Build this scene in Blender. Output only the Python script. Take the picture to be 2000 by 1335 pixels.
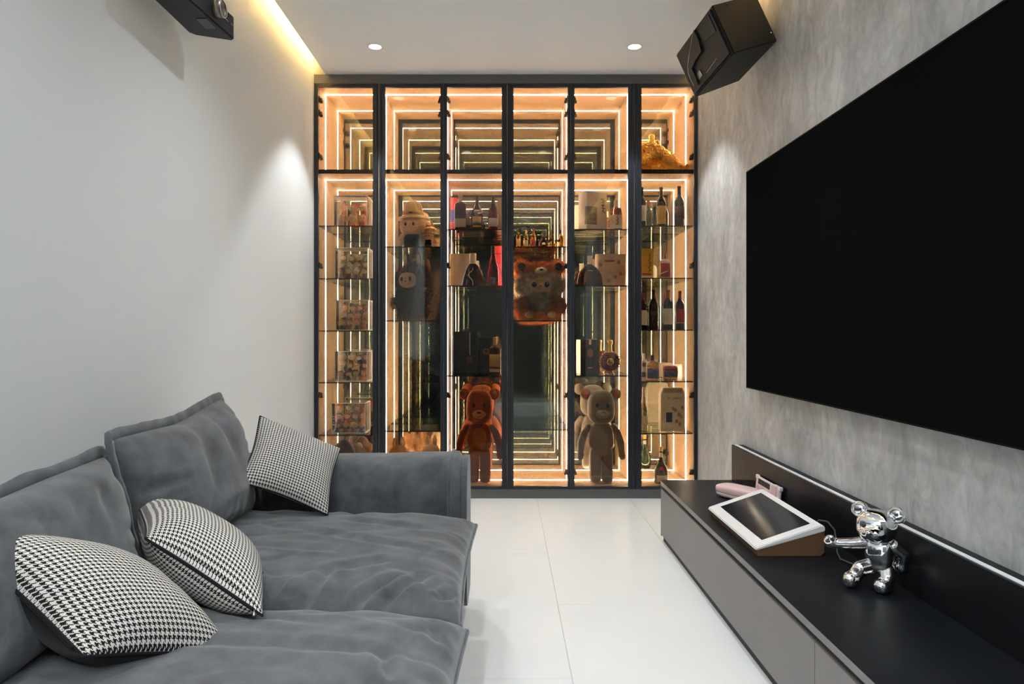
import bpy, bmesh, math, random
import numpy as np
from mathutils import Vector, Matrix, noise
PI = math.pi
for o in list(bpy.data.objects): bpy.data.objects.remove(o)
S = bpy.context.scene
C = S.collection

# ------------------------------------------------------------------ camera, world, exposure
CAMH = 1.073
cam = bpy.data.cameras.new('camera'); camo = bpy.data.objects.new('camera', cam); C.objects.link(camo)
camo.location = (0, 0, CAMH); camo.rotation_euler = (PI / 2, 0, 0)
cam.sensor_width = 36; cam.lens = 36 * 1333 / 2000; cam.clip_start = .02
cam.shift_x = (1000 - 986) / 2000; cam.shift_y = -(667.5 - 650) / 2000
S.camera = camo
w = bpy.data.worlds.new('world'); S.world = w; w.use_nodes = True
w.node_tree.nodes['Background'].inputs[0].default_value = (.5, .5, .5, 1)
w.node_tree.nodes['Background'].inputs[1].default_value = 0.0
vs = S.view_settings; vs.view_transform = 'Standard'; vs.look = 'None'; vs.gamma = 1; vs.use_curve_mapping = False
vs.exposure = 0.56
cy = S.cycles
cy.max_bounces = 9; cy.diffuse_bounces = 3; cy.glossy_bounces = 7; cy.transmission_bounces = 6; cy.transparent_max_bounces = 24; cy.adaptive_threshold = .045
cy.caustics_reflective = True; cy.blur_glossy = 5.0; cy.caustics_refractive = False; cy.sample_clamp_indirect = 30
# light levels
DOWN_W = 31.0; FAR_W = 39.0; FILL_W = 78.0; DOWN_COL = (.88, .955, 1)
COVE_E = 56.0; COVE_COL = (1, .60, .19)
STRIP_E = 95.0; STRIP_COL = (1, .88, .68)

# room
XL, XR, YB, YC, YW = -1.239, 1.252, -1.7, 4.427, 4.87
ZC, ZU = 2.75, 2.98

def wx(px, y): return (px - 986) * y / 1333
def wz(py, y): return CAMH + (650 - py) * y / 1333

# ------------------------------------------------------------------ materials
MAT = {}
def nd(nt, t, **kw):
    n = nt.nodes.new(t)
    for k, v in kw.items(): setattr(n, k, v)
    return n
def mat(name, col, rough=.5, metal=0, spec=.5, coat=0, sheen=0, trans=0, ior=1.45, noise_amt=0, nscale=(8, 8, 8), bump=0, bscale=200, emit=0, ecol=None, sheen_tint=None):
    if name in MAT: return MAT[name]
    m = bpy.data.materials.new(name); m.use_nodes = True; nt = m.node_tree; b = nt.nodes['Principled BSDF']
    b.inputs['Base Color'].default_value = (*col, 1); b.inputs['Roughness'].default_value = rough
    b.inputs['Metallic'].default_value = metal; b.inputs['Specular IOR Level'].default_value = spec
    b.inputs['Coat Weight'].default_value = coat; b.inputs['Coat Roughness'].default_value = .08
    b.inputs['Sheen Weight'].default_value = sheen; b.inputs['Sheen Roughness'].default_value = .45
    if sheen_tint: b.inputs['Sheen Tint'].default_value = (*sheen_tint, 1)
    b.inputs['Transmission Weight'].default_value = trans; b.inputs['IOR'].default_value = ior
    if emit:
        b.inputs['Emission Color'].default_value = (*(ecol or col), 1); b.inputs['Emission Strength'].default_value = emit
    if noise_amt or bump:
        tc = nd(nt, 'ShaderNodeTexCoord'); mp = nd(nt, 'ShaderNodeMapping'); mp.inputs['Scale'].default_value = nscale
        nt.links.new(tc.outputs['Object'], mp.inputs[0])
    if noise_amt:
        n = nd(nt, 'ShaderNodeTexNoise'); n.inputs['Scale'].default_value = 1; n.inputs['Detail'].default_value = 6; n.inputs['Roughness'].default_value = .6
        nt.links.new(mp.outputs[0], n.inputs['Vector'])
        r = nd(nt, 'ShaderNodeMapRange'); r.inputs['From Min'].default_value = .3; r.inputs['From Max'].default_value = .7
        r.inputs['To Min'].default_value = 1 - noise_amt; r.inputs['To Max'].default_value = 1 + noise_amt
        nt.links.new(n.outputs['Fac'], r.inputs[0])
        mx = nd(nt, 'ShaderNodeMix', data_type='RGBA', blend_type='MULTIPLY'); mx.inputs[0].default_value = 1
        mx.inputs[6].default_value = (*col, 1); nt.links.new(r.outputs[0], mx.inputs[7]); nt.links.new(mx.outputs[2], b.inputs['Base Color'])
    if bump:
        n2 = nd(nt, 'ShaderNodeTexNoise'); n2.inputs['Scale'].default_value = bscale; n2.inputs['Detail'].default_value = 3
        nt.links.new(tc.outputs['Object'], n2.inputs['Vector'])
        bp = nd(nt, 'ShaderNodeBump'); bp.inputs['Strength'].default_value = bump; bp.inputs['Distance'].default_value = .004
        nt.links.new(n2.outputs['Fac'], bp.inputs['Height']); nt.links.new(bp.outputs[0], b.inputs['Normal'])
    MAT[name] = m; return m
def emitter(name, col, e):
    m = bpy.data.materials.new(name); m.use_nodes = True; nt = m.node_tree; nt.nodes.clear()
    em = nd(nt, 'ShaderNodeEmission'); em.inputs[0].default_value = (*col, 1); em.inputs[1].default_value = e
    nt.links.new(em.outputs[0], nd(nt, 'ShaderNodeOutputMaterial').inputs[0]); MAT[name] = m; return m
def thin_clear(name, refl, tint, rough=0.0, fres=False, col=(1, 1, 1)):
    # clear sheet: part of the light passes straight through, part is mirrored
    m = bpy.data.materials.new(name); m.use_nodes = True; nt = m.node_tree; nt.nodes.clear()
    t = nd(nt, 'ShaderNodeBsdfTransparent'); t.inputs[0].default_value = (*tint, 1)
    g = nd(nt, 'ShaderNodeBsdfGlossy'); g.inputs['Roughness'].default_value = rough; g.inputs[0].default_value = (*col, 1)
    mx = nd(nt, 'ShaderNodeMixShader')
    if fres:
        f = nd(nt, 'ShaderNodeFresnel'); f.inputs[0].default_value = refl; nt.links.new(f.outputs[0], mx.inputs[0])
    else: mx.inputs[0].default_value = refl
    nt.links.new(t.outputs[0], mx.inputs[1]); nt.links.new(g.outputs[0], mx.inputs[2])
    nt.links.new(mx.outputs[0], nd(nt, 'ShaderNodeOutputMaterial').inputs[0]); MAT[name] = m; return m
def mirror_mat(name, col):
    m = bpy.data.materials.new(name); m.use_nodes = True; nt = m.node_tree; nt.nodes.clear()
    g = nd(nt, 'ShaderNodeBsdfGlossy'); g.inputs[0].default_value = (*col, 1); g.inputs['Roughness'].default_value = 0
    nt.links.new(g.outputs[0], nd(nt, 'ShaderNodeOutputMaterial').inputs[0]); MAT[name] = m; return m
def plaster_mat():
    m = bpy.data.materials.new('grey_plaster'); m.use_nodes = True; nt = m.node_tree; b = nt.nodes['Principled BSDF']
    tc = nd(nt, 'ShaderNodeTexCoord')
    def nz(scale, sc, det, rg, dist=0):
        mp = nd(nt, 'ShaderNodeMapping'); mp.inputs['Scale'].default_value = scale; nt.links.new(tc.outputs['Object'], mp.inputs[0])
        n = nd(nt, 'ShaderNodeTexNoise'); n.inputs['Scale'].default_value = sc; n.inputs['Detail'].default_value = det
        n.inputs['Roughness'].default_value = rg; n.inputs['Distortion'].default_value = dist
        nt.links.new(mp.outputs[0], n.inputs['Vector']); return n
    a = nz((1, 1.6, .75), 2.3, 8, .62, .6); c = nz((1, 2.6, 1.5), 4.6, 9, .68, 1.8)
    r1 = nd(nt, 'ShaderNodeValToRGB'); r1.color_ramp.elements[0].position = .30; r1.color_ramp.elements[0].color = (.36, .365, .37, 1)
    r1.color_ramp.elements[1].position = .70; r1.color_ramp.elements[1].color = (.64, .645, .65, 1)
    nt.links.new(a.outputs['Fac'], r1.inputs[0])
    r2 = nd(nt, 'ShaderNodeMapRange'); r2.inputs['From Min'].default_value = .33; r2.inputs['From Max'].default_value = .62
    r2.inputs['To Min'].default_value = .74; r2.inputs['To Max'].default_value = 1.08
    nt.links.new(c.outputs['Fac'], r2.inputs[0])
    mx = nd(nt, 'ShaderNodeMix', data_type='RGBA', blend_type='MULTIPLY'); mx.inputs[0].default_value = 1
    nt.links.new(r1.outputs[0], mx.inputs[6]); nt.links.new(r2.outputs[0], mx.inputs[7]); nt.links.new(mx.outputs[2], b.inputs['Base Color'])
    b.inputs['Roughness'].default_value = .55
    bp = nd(nt, 'ShaderNodeBump'); bp.inputs['Strength'].default_value = .12; bp.inputs['Distance'].default_value = .01
    nt.links.new(c.outputs['Fac'], bp.inputs['Height']); nt.links.new(bp.outputs[0], b.inputs['Normal'])
    MAT['grey_plaster'] = m; return m
def houndstooth():
    m = bpy.data.materials.new('houndstooth'); m.use_nodes = True; nt = m.node_tree; b = nt.nodes['Principled BSDF']; L = nt.links.new
    uv = nd(nt, 'ShaderNodeUVMap'); sp = nd(nt, 'ShaderNodeSeparateXYZ'); L(uv.outputs[0], sp.inputs[0])
    def mth(op, a, bb=None):
        n = nd(nt, 'ShaderNodeMath', operation=op)
        for i, v in enumerate((a, bb)):
            if v is None: continue
            if isinstance(v, (int, float)): n.inputs[i].default_value = v
            else: L(v, n.inputs[i])
        return n.outputs[0]
    per = .0094
    x = mth('FLOOR', mth('MULTIPLY', sp.outputs[0], 8 / per)); y = mth('FLOOR', mth('MULTIPLY', sp.outputs[1], 8 / per))
    warp = mth('LESS_THAN', mth('FLOORED_MODULO', x, 8), 4); weft = mth('LESS_THAN', mth('FLOORED_MODULO', y, 8), 4)
    top = mth('LESS_THAN', mth('FLOORED_MODULO', mth('ADD', x, y), 4), 2)
    v = mth('ADD', mth('MULTIPLY', top, warp), mth('MULTIPLY', mth('SUBTRACT', 1, top), weft))
    mx = nd(nt, 'ShaderNodeMix', data_type='RGBA'); L(v, mx.inputs[0])
    mx.inputs[6].default_value = (.70, .67, .62, 1); mx.inputs[7].default_value = (.016, .014, .013, 1)
    L(mx.outputs[2], b.inputs['Base Color']); b.inputs['Roughness'].default_value = .9; b.inputs['Specular IOR Level'].default_value = .15
    MAT['houndstooth'] = m; return m
plaster_mat(); houndstooth()
mat('white_paint', (.79, .81, .82), .85, spec=.2)
mat('ceiling_paint', (.83, .88, .93), .9, spec=.2)
mat('floor_tile', (.765, .765, .76), .38, noise_amt=.025, nscale=(2, 2, 2)); mat('grout', (.62, .61, .60), .9)
mat('rear_dark', (.11, .105, .10), .8)
mat('suede', (.101, .1035, .111), .95, spec=.15, sheen=.35, noise_amt=.34, nscale=(13, 13, 13), bump=.12, bscale=500)
mat('suede_dark', (.10, .103, .11), .95, spec=.15, sheen=.25)
mat('black_cloth', (.010, .010, .012), .95, spec=.2, sheen=.1)
mat('black_metal', (.014, .017, .024), .38, metal=.0, spec=.6); mat('black_plastic', (.012, .0115, .012), .5)
mat('speaker_black', (.011, .0105, .0105), .55, noise_amt=.1, nscale=(300, 300, 300)); mat('header_grey', (.13, .125, .118), .45)
mat('plinth_grey', (.13, .13, .125), .5); mat('dark_board', (.035, .022, .013), .5)
mat('panel_wood', (.80, .50, .275), .55, noise_amt=.03, nscale=(60, 60, 2.5)); mat('hinge_metal', (.10, .06, .035), .4, metal=.6)
mat('screen_black', (.0062, .0062, .0062), .5, spec=0); mat('tv_bezel', (.006, .006, .006), .5, spec=.05)
mat('console_top', (.009, .010, .012), .33, spec=.12, noise_amt=.1, nscale=(4, 4, 4)); mat('console_panel', (.235, .215, .21), .42, spec=.4)
mat('edge_grey', (.22, .215, .205), .4); mat('white_profile', (.80, .80, .80), .4)
mat('chrome', (.92, .92, .93), .04, metal=1); mat('gold', (1, .62, .13), .25, metal=1); mat('gold_trim', (.85, .55, .2), .25, metal=1)
mat('silver', (.8, .8, .8), .2, metal=1)
emitter('strip_light', STRIP_COL, STRIP_E); emitter('cove_light', COVE_COL, COVE_E); emitter('lamp_face', (1, .98, .95), 6)
thin_clear('door_glass', 0, (.295, .295, .290)); thin_clear('door_coating', .44, (1, 1, 1), col=(.96, 1, .93)); mirror_mat('mirror', (.93, .95, .84))
thin_clear('acrylic', 1.25, (.985, .975, .96), fres=True)
thin_clear('shelf_glass', 1.18, (.93, .96, .93), fres=True); mat('glass_edge', (.02, .035, .025), .15)
mat('acrylic_edge', (.88, .78, .68), .3)

# ------------------------------------------------------------------ mesh helpers
def link(o, parent=None):
    C.objects.link(o)
    if parent is not None: o.parent = parent
    return o
def obj(name, bm, m, parent=None, smooth=False, loc=None, recalc=True):
    if isinstance(bm, bmesh.types.BMesh):
        if recalc: bmesh.ops.recalc_face_normals(bm, faces=bm.faces[:])
        me = bpy.data.meshes.new(name); bm.to_mesh(me); bm.free()
    else: me = bm
    for mm in (m if isinstance(m, (list, tuple)) else [m]):
        me.materials.append(MAT[mm] if isinstance(mm, str) else mm)
    if smooth: me.polygons.foreach_set('use_smooth', [True] * len(me.polygons))
    o = bpy.data.objects.new(name, me)
    if loc is not None: o.location = loc
    return link(o, parent)
def tag(o, label, cat, group=None):
    o['label'] = label; o['category'] = cat
    if group: o['group'] = group
    return o
def thing(name, label, cat, loc=(0, 0, 0), rz=0, group=None):
    o = bpy.data.objects.new(name, None); o.empty_display_size = .05; o.location = loc; o.rotation_euler = (0, 0, rz)
    return tag(link(o), label, cat, group)
def struct(o): o['kind'] = 'structure'; return o
def B(): return bmesh.new()
def box(bm, x0, x1, y0, y1, z0, z1, mi=0, bev=0):
    v = [bm.verts.new(p) for p in ((x0, y0, z0), (x1, y0, z0), (x1, y1, z0), (x0, y1, z0), (x0, y0, z1), (x1, y0, z1), (x1, y1, z1), (x0, y1, z1))]
    fs = [bm.faces.new([v[i] for i in q]) for q in ((3, 2, 1, 0), (4, 5, 6, 7), (0, 1, 5, 4), (1, 2, 6, 5), (2, 3, 7, 6), (3, 0, 4, 7))]
    for f in fs: f.material_index = mi
    if bev:
        es = list({e for f in fs for e in f.edges})
        r = bmesh.ops.bevel(bm, geom=es, offset=bev, segments=2, affect='EDGES', profile=.5)
    return bm
def bx(*a, **k): return box(B(), *a, **k)
def prism(bm, poly, z0, z1, mi=0):
    # poly in xy extruded along z
    lo = [bm.verts.new((x, y, z0)) for x, y in poly]; hi = [bm.verts.new((x, y, z1)) for x, y in poly]; n = len(poly)
    fs = [bm.faces.new(lo[::-1]), bm.faces.new(hi)] + [bm.faces.new((lo[i], lo[(i + 1) % n], hi[(i + 1) % n], hi[i])) for i in range(n)]
    for f in fs: f.material_index = mi
    return bm
def lathe(bm, prof, seg=28, sx=1, sy=1, off=(0, 0, 0), n=2.0, mi=0):
    # profile of (radius, z); n > 2 squares the section
    rings = []
    for r, z in prof:
        if r <= 1e-6: rings.append([bm.verts.new((off[0], off[1], z + off[2]))]); continue
        ring = []
        for i in range(seg):
            a = 2 * PI * i / seg; c, s = math.cos(a), math.sin(a)
            k = (abs(c) ** n + abs(s) ** n) ** (-1 / n)
            ring.append(bm.verts.new((off[0] + r * sx * c * k, off[1] + r * sy * s * k, z + off[2])))
        rings.append(ring)
    for a, b in zip(rings, rings[1:]):
        for i in range(seg):
            j = (i + 1) % seg
            if len(a) == 1 and len(b) == 1: continue
            if len(a) == 1: f = bm.faces.new((a[0], b[j], b[i]))
            elif len(b) == 1: f = bm.faces.new((a[i], a[j], b[0]))
            else: f = bm.faces.new((a[i], a[j], b[j], b[i]))
            f.material_index = mi
    return bm
def patch(bm, r, z0, z1, a0, a1, sx=1, sy=1, n=2.0, t=.0008, seg=12, off=(0, 0), r1=None):
    # thin curved label on the camera side (angle measured from -Y)
    L = []
    for rr in (0, t):
        for z in (z0, z1):
            R = (r if z == z0 or r1 is None else r1)
            row = []
            for i in range(seg + 1):
                a = -PI / 2 + a0 + (a1 - a0) * i / seg; c, s = math.cos(a), math.sin(a); k = (abs(c) ** n + abs(s) ** n) ** (-1 / n)
                row.append(bm.verts.new((off[0] + (R * sx + rr) * c * k, off[1] + (R * sy + rr) * s * k, z)))
            L.append(row)
    for i in range(seg):
        for p, q in ((0, 1), (2, 3), (0, 2), (1, 3)):
            bm.faces.new((L[p][i], L[p][i + 1], L[q][i + 1], L[q][i]))
    for i in (0, seg): bm.faces.new((L[0][i], L[1][i], L[3][i], L[2][i]))
    return bm
def tube(bm, pts, r, seg=8, closed=False, mi=0):
    pts = [Vector(p) for p in pts]; n = len(pts); rings = []
    up = Vector((0, 0, 1)); prev = None
    for i, p in enumerate(pts):
        if closed: d = pts[(i + 1) % n] - pts[i - 1]
        else: d = pts[min(i + 1, n - 1)] - pts[max(i - 1, 0)]
        d.normalize()
        if prev is None:
            a = d.cross(up)
            if a.length < .05: a = d.cross(Vector((0, 1, 0)))
        else: a = prev - d * prev.dot(d)
        a.normalize(); prev = a; b = d.cross(a); rr = r[i] if isinstance(r, (list, tuple)) else r
        rings.append([bm.verts.new(p + (a * math.cos(2 * PI * k / seg) + b * math.sin(2 * PI * k / seg)) * rr) for k in range(seg)])
    for i in range(n if closed else n - 1):
        A, D = rings[i], rings[(i + 1) % n]
        for k in range(seg): bm.faces.new((A[k], A[(k + 1) % seg], D[(k + 1) % seg], D[k])).material_index = mi
    if not closed: bm.faces.new(rings[0][::-1]).material_index = mi; bm.faces.new(rings[-1]).material_index = mi
    return bm
def ball(bm, c, r, seg=20, ring=12, rot=None, n=2.0, mi=0):
    r = Vector(r) if not isinstance(r, (int, float)) else Vector((r, r, r)); c = Vector(c); M = rot or Matrix.Identity(3)
    def se(v): return math.copysign(abs(v) ** (2 / n), v)
    prof = [-PI / 2 + PI * i / ring for i in range(ring + 1)]; rows = []
    for t in prof:
        row = []
        m = 1 if abs(abs(t) - PI / 2) < 1e-6 else seg
        for k in range(m):
            a = 2 * PI * k / seg
            p = Vector((se(math.cos(t)) * se(math.cos(a)) * r.x, se(math.cos(t)) * se(math.sin(a)) * r.y, se(math.sin(t)) * r.z))
            row.append(bm.verts.new(c + M @ p))
        rows.append(row)
    for A, D in zip(rows, rows[1:]):
        for k in range(seg):
            j = (k + 1) % seg
            if len(A) == 1: f = bm.faces.new((A[0], D[j], D[k]))
            elif len(D) == 1: f = bm.faces.new((A[k], A[j], D[0]))
            else: f = bm.faces.new((A[k], A[j], D[j], D[k]))
            f.material_index = mi
    return bm
def fuse(bm, voxel=.008, smooth=6):
    # merge overlapping volumes into one continuous skin
    me = bpy.data.meshes.new('tmp'); bmesh.ops.recalc_face_normals(bm, faces=bm.faces[:]); bm.to_mesh(me); bm.free()
    o = bpy.data.objects.new('tmp', me); C.objects.link(o)
    r = o.modifiers.new('r', 'REMESH'); r.mode = 'VOXEL'; r.voxel_size = voxel
    s = o.modifiers.new('s', 'SMOOTH'); s.iterations = smooth; s.factor = .5
    dg = bpy.context.evaluated_depsgraph_get(); out = bpy.data.meshes.new_from_object(o.evaluated_get(dg))
    bpy.data.objects.remove(o); out.materials.clear(); return out
def fur(me, n, length, width, seed=0, droop=.3, keep=None):
    # tufts standing on a skin mesh
    rng = random.Random(seed); me.calc_loop_triangles(); tri = me.loop_triangles
    V = np.empty(len(me.vertices) * 3); me.vertices.foreach_get('co', V); V = V.reshape(-1, 3)
    T = np.empty(len(tri) * 3, dtype=int); tri.foreach_get('vertices', T); T = T.reshape(-1, 3)
    A, Bq, D = V[T[:, 0]], V[T[:, 1]], V[T[:, 2]]; nn = np.cross(Bq - A, D - A); ar = np.linalg.norm(nn, axis=1); cs = np.cumsum(ar)
    pts, fcs = [], []
    for _ in range(n):
        i = int(np.searchsorted(cs, rng.random() * cs[-1])); i = min(i, len(T) - 1)
        u, v = rng.random(), rng.random()
        if u + v > 1: u, v = 1 - u, 1 - v
        p = Vector(A[i] + u * (Bq[i] - A[i]) + v * (D[i] - A[i]))
        if keep and not keep(p): continue
        nr = Vector(nn[i] / max(ar[i], 1e-12)); d = (nr + Vector((rng.uniform(-.6, .6), rng.uniform(-.6, .6), rng.uniform(-.6, .6) - droop))).normalized()
        sd = d.cross(Vector((rng.uniform(-1, 1), rng.uniform(-1, 1), rng.uniform(-1, 1)))).normalized() * width
        l = length * rng.uniform(.6, 1.2); k = len(pts)
        pts += [p - sd - nr * .001, p + sd - nr * .001, p + d * l]; fcs.append((k, k + 1, k + 2))
    m = bpy.data.meshes.new('fur'); m.from_pydata(pts, [], fcs); return m
def grid_rot(rx=0, ry=0, rz=0):
    return (Matrix.Rotation(rz, 3, 'Z') @ Matrix.Rotation(ry, 3, 'Y') @ Matrix.Rotation(rx, 3, 'X'))

def cushion_mesh(c, tf, tb, p=4.0, q=.5, nu=56, nv=56, wr=.006, seed=0, pinch=.03, size=None, dents=(), radial=0.0, creases=()):
    """Knife-edged stuffed cushion on four corners (00, 10, 11, 01): front bulge tf, back bulge tb."""
    c = [Vector(x) for x in c]; n = ((c[1] - c[0]).cross(c[3] - c[0])).normalized()
    W = size[0] if size else (c[1] - c[0]).length; H = size[1] if size else (c[3] - c[0]).length
    cen = sum(c, Vector()) / 4; off = Vector((seed * 3.1, seed * 1.7, seed * .9))
    bm = B(); uvl = bm.loops.layers.uv.new('UVMap'); U = [math.sin(PI / 2 * (2 * i / nu - 1)) * .75 + (2 * i / nu - 1) * .25 for i in range(nu + 1)]
    Vv = [math.sin(PI / 2 * (2 * j / nv - 1)) * .75 + (2 * j / nv - 1) * .25 for j in range(nv + 1)]
    def base(u, v):
        a, b = (u + 1) / 2, (v + 1) / 2
        P = c[0] * (1 - a) * (1 - b) + c[1] * a * (1 - b) + c[2] * a * b + c[3] * (1 - a) * b
        # edges pull in between the corners
        k = pinch * ((1 - u * u) * abs(v) ** 3 + (1 - v * v) * abs(u) ** 3)
        return P + (cen - P).normalized() * k if k > 1e-9 else P
    def hgt(u, v): return (max(0, 1 - abs(u) ** p) * max(0, 1 - abs(v) ** p)) ** q
    def wrinkle(u, v, s):
        x, y = u * W / 2, v * H / 2
        wp = noise.noise(Vector((x * 3, y * 3, s + 2)) + off) * .10; q1 = noise.noise(Vector((x * 2.2 + wp * 4, (y + wp) * 6.5, s)) + off)
        w1 = 1.1 * noise.noise(Vector((x * 3, y * 4, s + 3)) + off) - .8 * max(0, 1 - abs(q1) * 4.5) ** 2 + .25
        if s < 1:
            for A_, B_, cw, cd in creases:
                P_ = base(u, v); ab = B_ - A_; tt = max(0, min(1, (P_ - A_).dot(ab) / ab.length_squared)); dd = (P_ - A_ - ab * tt); dd -= n * dd.dot(n); dl = dd.length + .006 * noise.noise(P_ * 20)
                e_ = math.sin(PI * min(1, .15 + .85 * tt)) ** .6 if tt < 1 else 0
                w1 += (-math.exp(-(dl / cw) ** 2) + .55 * math.exp(-((dl - 2.2 * cw) / (1.3 * cw)) ** 2)) * cd / max(wr, 1e-4) * e_
        e = max(abs(u), abs(v)); ang = math.atan2(v, u)
        w2 = noise.noise(Vector((math.cos(ang) * 6, math.sin(ang) * 6, s + 9)) + off) * e ** 3
        d = sum(a * math.exp(-((u - du) ** 2 / sx ** 2 + (v - dv) ** 2 / sy ** 2)) for du, dv, sx, sy, a in dents)
        return w1 * wr * (.35 + .65 * e) + w2 * radial, d
    sides = []
    for sgn, t in ((1, tf), (-1, tb)):
        g = []
        for i, u in enumerate(U):
            row = []
            for j, v in enumerate(Vv):
                if sgn < 0 and (i in (0, nu) or j in (0, nv)): row.append(sides[0][i][j]); continue
                h = hgt(u, v); wv, d = wrinkle(u, v, 0 if sgn > 0 else 40)
                row.append(bm.verts.new(base(u, v) + n * sgn * (h * t + (wv + (d if sgn > 0 else 0)) * min(1, h * 2.2))))
            g.append(row)
        sides.append(g)
    for si, g in enumerate(sides):
        for i in range(nu):
            for j in range(nv):
                vs_ = (g[i][j], g[i + 1][j], g[i + 1][j + 1], g[i][j + 1]); uvs = ((U[i], Vv[j]), (U[i + 1], Vv[j]), (U[i + 1], Vv[j + 1]), (U[i], Vv[j + 1]))
                if si: vs_ = vs_[::-1]; uvs = uvs[::-1]
                f = bm.faces.new(vs_); f.material_index = si
                for l, (a, b) in zip(f.loops, uvs): l[uvl].uv = (a * W / 2, b * H / 2)
    me = bpy.data.meshes.new('cushion')
    g = sides[0]
    rim = [g[i][0].co.copy() for i in range(nu)] + [g[nu][j].co.copy() for j in range(nv)] + [g[i][nv].co.copy() for i in range(nu, 0, -1)] + [g[0][j].co.copy() for j in range(nv, 0, -1)]
    bm.to_mesh(me); bm.free(); me.polygons.foreach_set('use_smooth', [True] * len(me.polygons))
    return me, rim, n

# ------------------------------------------------------------------ setting
floor = struct(obj('floor', bx(XL - .1, XR + .1, YB, YW, -.12, -.0035), 'grout'))
tile_me = {}
def tiles():
    n = 0
    cols = [-1.591, -.991, -.391, .209, .809]
    for ci, x0 in enumerate(cols):
        y = -2.10 + (.60 if ci % 2 == 0 else 0.0) + (.02 if ci % 2 == 0 else 0)
        while y < YW:
            a0, a1, b0, b1 = max(x0, XL), min(x0 + .6, XR), max(y, YB), min(y + 1.2, YW)
            if a1 - a0 > .02 and b1 - b0 > .02:
                key = (round(a1 - a0, 3), round(b1 - b0, 3))
                if key not in tile_me:
                    bm = bx(.0006, a1 - a0 - .0006, .0006, b1 - b0 - .0006, -.0115, 0, bev=.0008); bmesh.ops.recalc_face_normals(bm, faces=bm.faces[:])
                    me = bpy.data.meshes.new('tile'); bm.to_mesh(me); bm.free(); me.materials.append(MAT['floor_tile']); tile_me[key] = me
                o = bpy.data.objects.new('tile', tile_me[key]); o.location = (a0, b0, 0); link(o, floor)
            y += 1.2
tiles()
struct(obj('wall_left', bx(XL - .12, XL, YB, YW, -.02, ZU), 'white_paint'))
struct(obj('wall_right', bx(XR, XR + .12, YB, YW, -.02, ZU), 'grey_plaster'))
struct(obj('wall_front', bx(XL - .12, XR + .12, YW, YW + .1, -.02, ZU), 'white_paint'))
struct(obj('wall_back', bx(XL - .12, XR + .12, YB - .1, YB, -.02, ZU), 'rear_dark'))
CL, CR = -1.162, 1.176     # edges of the dropped ceiling, open slots beside both walls
ceil = struct(obj('ceiling', bx(CL, CR, YB, YW, ZC, ZC + .018), 'ceiling_paint'))
struct(obj('ceiling_slab', bx(XL - .12, XR + .12, YB - .1, YW + .1, ZU, ZU + .1), 'ceiling_paint'))
for sx_, xe in ((-1, CL), (1, CR)):
    a, b = sorted((xe, xe - sx_ * .012))
    obj('cove_lip', bx(a, b, YB, YW, ZC + .018, ZC + .030), 'ceiling_paint', ceil)
    a, b = sorted((xe - sx_ * .020, xe - sx_ * .032))
    cl_ = thing('cove_light', 'warm light strip hidden in the ceiling slot beside the %s wall' % ('white left' if sx_ < 0 else 'grey right'), 'light strip', (0, 0, 0), group='cove lights')
    obj('light_strip', bx(a, b, YB + .05, 4.42, ZC + .110, ZC + .124), 'cove_light', cl_)
    obj('channel', bx(a - .002, b + .002, YB + .04, 4.425, ZC + .018, ZC + .110), 'white_profile', cl_)

# downlights
lens_pos = [(sx_ * xx, y) for y, xx in ((4.0, .76), (2.55, .35), (.95, .76), (-.65, .35)) for sx_ in (-1, 1)]
wherey = {4.0: 'nearest the display cabinet', 2.55: 'in the middle of the room', .95: 'above the camera end of the sofa', -.65: 'at the rear of the room'}
for (x, y) in lens_pos:
    t = thing('downlight', 'small round white recessed downlight %s, %s of the pair' % (wherey[y], 'left' if x < 0 else 'right'), 'downlight', (x, y, ZC), group='recessed downlights')
    bm = lathe(B(), [(.034, -.001), (.046, -.004), (.050, -.002), (.050, .0)], 32); obj('trim_ring', bm, mat('ring_white', (.85, .85, .85), .4), t, True)
    obj('lens', lathe(B(), [(0, -.0015), (.036, -.0015), (.036, 0), (0, 0)], 32), 'lamp_face', t)
    ld = bpy.data.lights.new('downlight_beam', 'SPOT'); far = y > 3.5; ld.energy = FAR_W if far else DOWN_W; ld.color = DOWN_COL; ld.spot_size = math.radians(86 if far else 128); ld.spot_blend = .35 if far else .85; ld.shadow_soft_size = .03
    lo = bpy.data.objects.new('downlight_beam', ld); lo.location = (0, 0, -.012); link(lo, t)

for x in (-.9, -.3, .3, .9):  # added lamps behind the camera, brightening ceiling and walls by bounce
    t = thing('rear_fill_lamp', 'added unseen fill lamp in front of the rear wall, %s' % {-.9: 'far left', -.3: 'centre left', .3: 'centre right', .9: 'far right'}[x], 'downlight', (x, YB + .45, ZC), group='added rear fill lamps')
    obj('trim_ring', lathe(B(), [(.034, -.001), (.046, -.004), (.050, -.002), (.050, .0)], 32), 'ring_white', t, True)
    obj('lens', lathe(B(), [(0, -.0015), (.036, -.0015), (.036, 0), (0, 0)], 32), 'lamp_face', t)
    ld = bpy.data.lights.new('fill_beam', 'SPOT'); ld.energy = FILL_W; ld.color = DOWN_COL; ld.spot_size = math.radians(120); ld.spot_blend = .8; ld.shadow_soft_size = .04
    lo = bpy.data.objects.new('fill_beam', ld); lo.location = (0, 0, -.012); lo.rotation_euler = (.15, 0, 0); link(lo, t)
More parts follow.
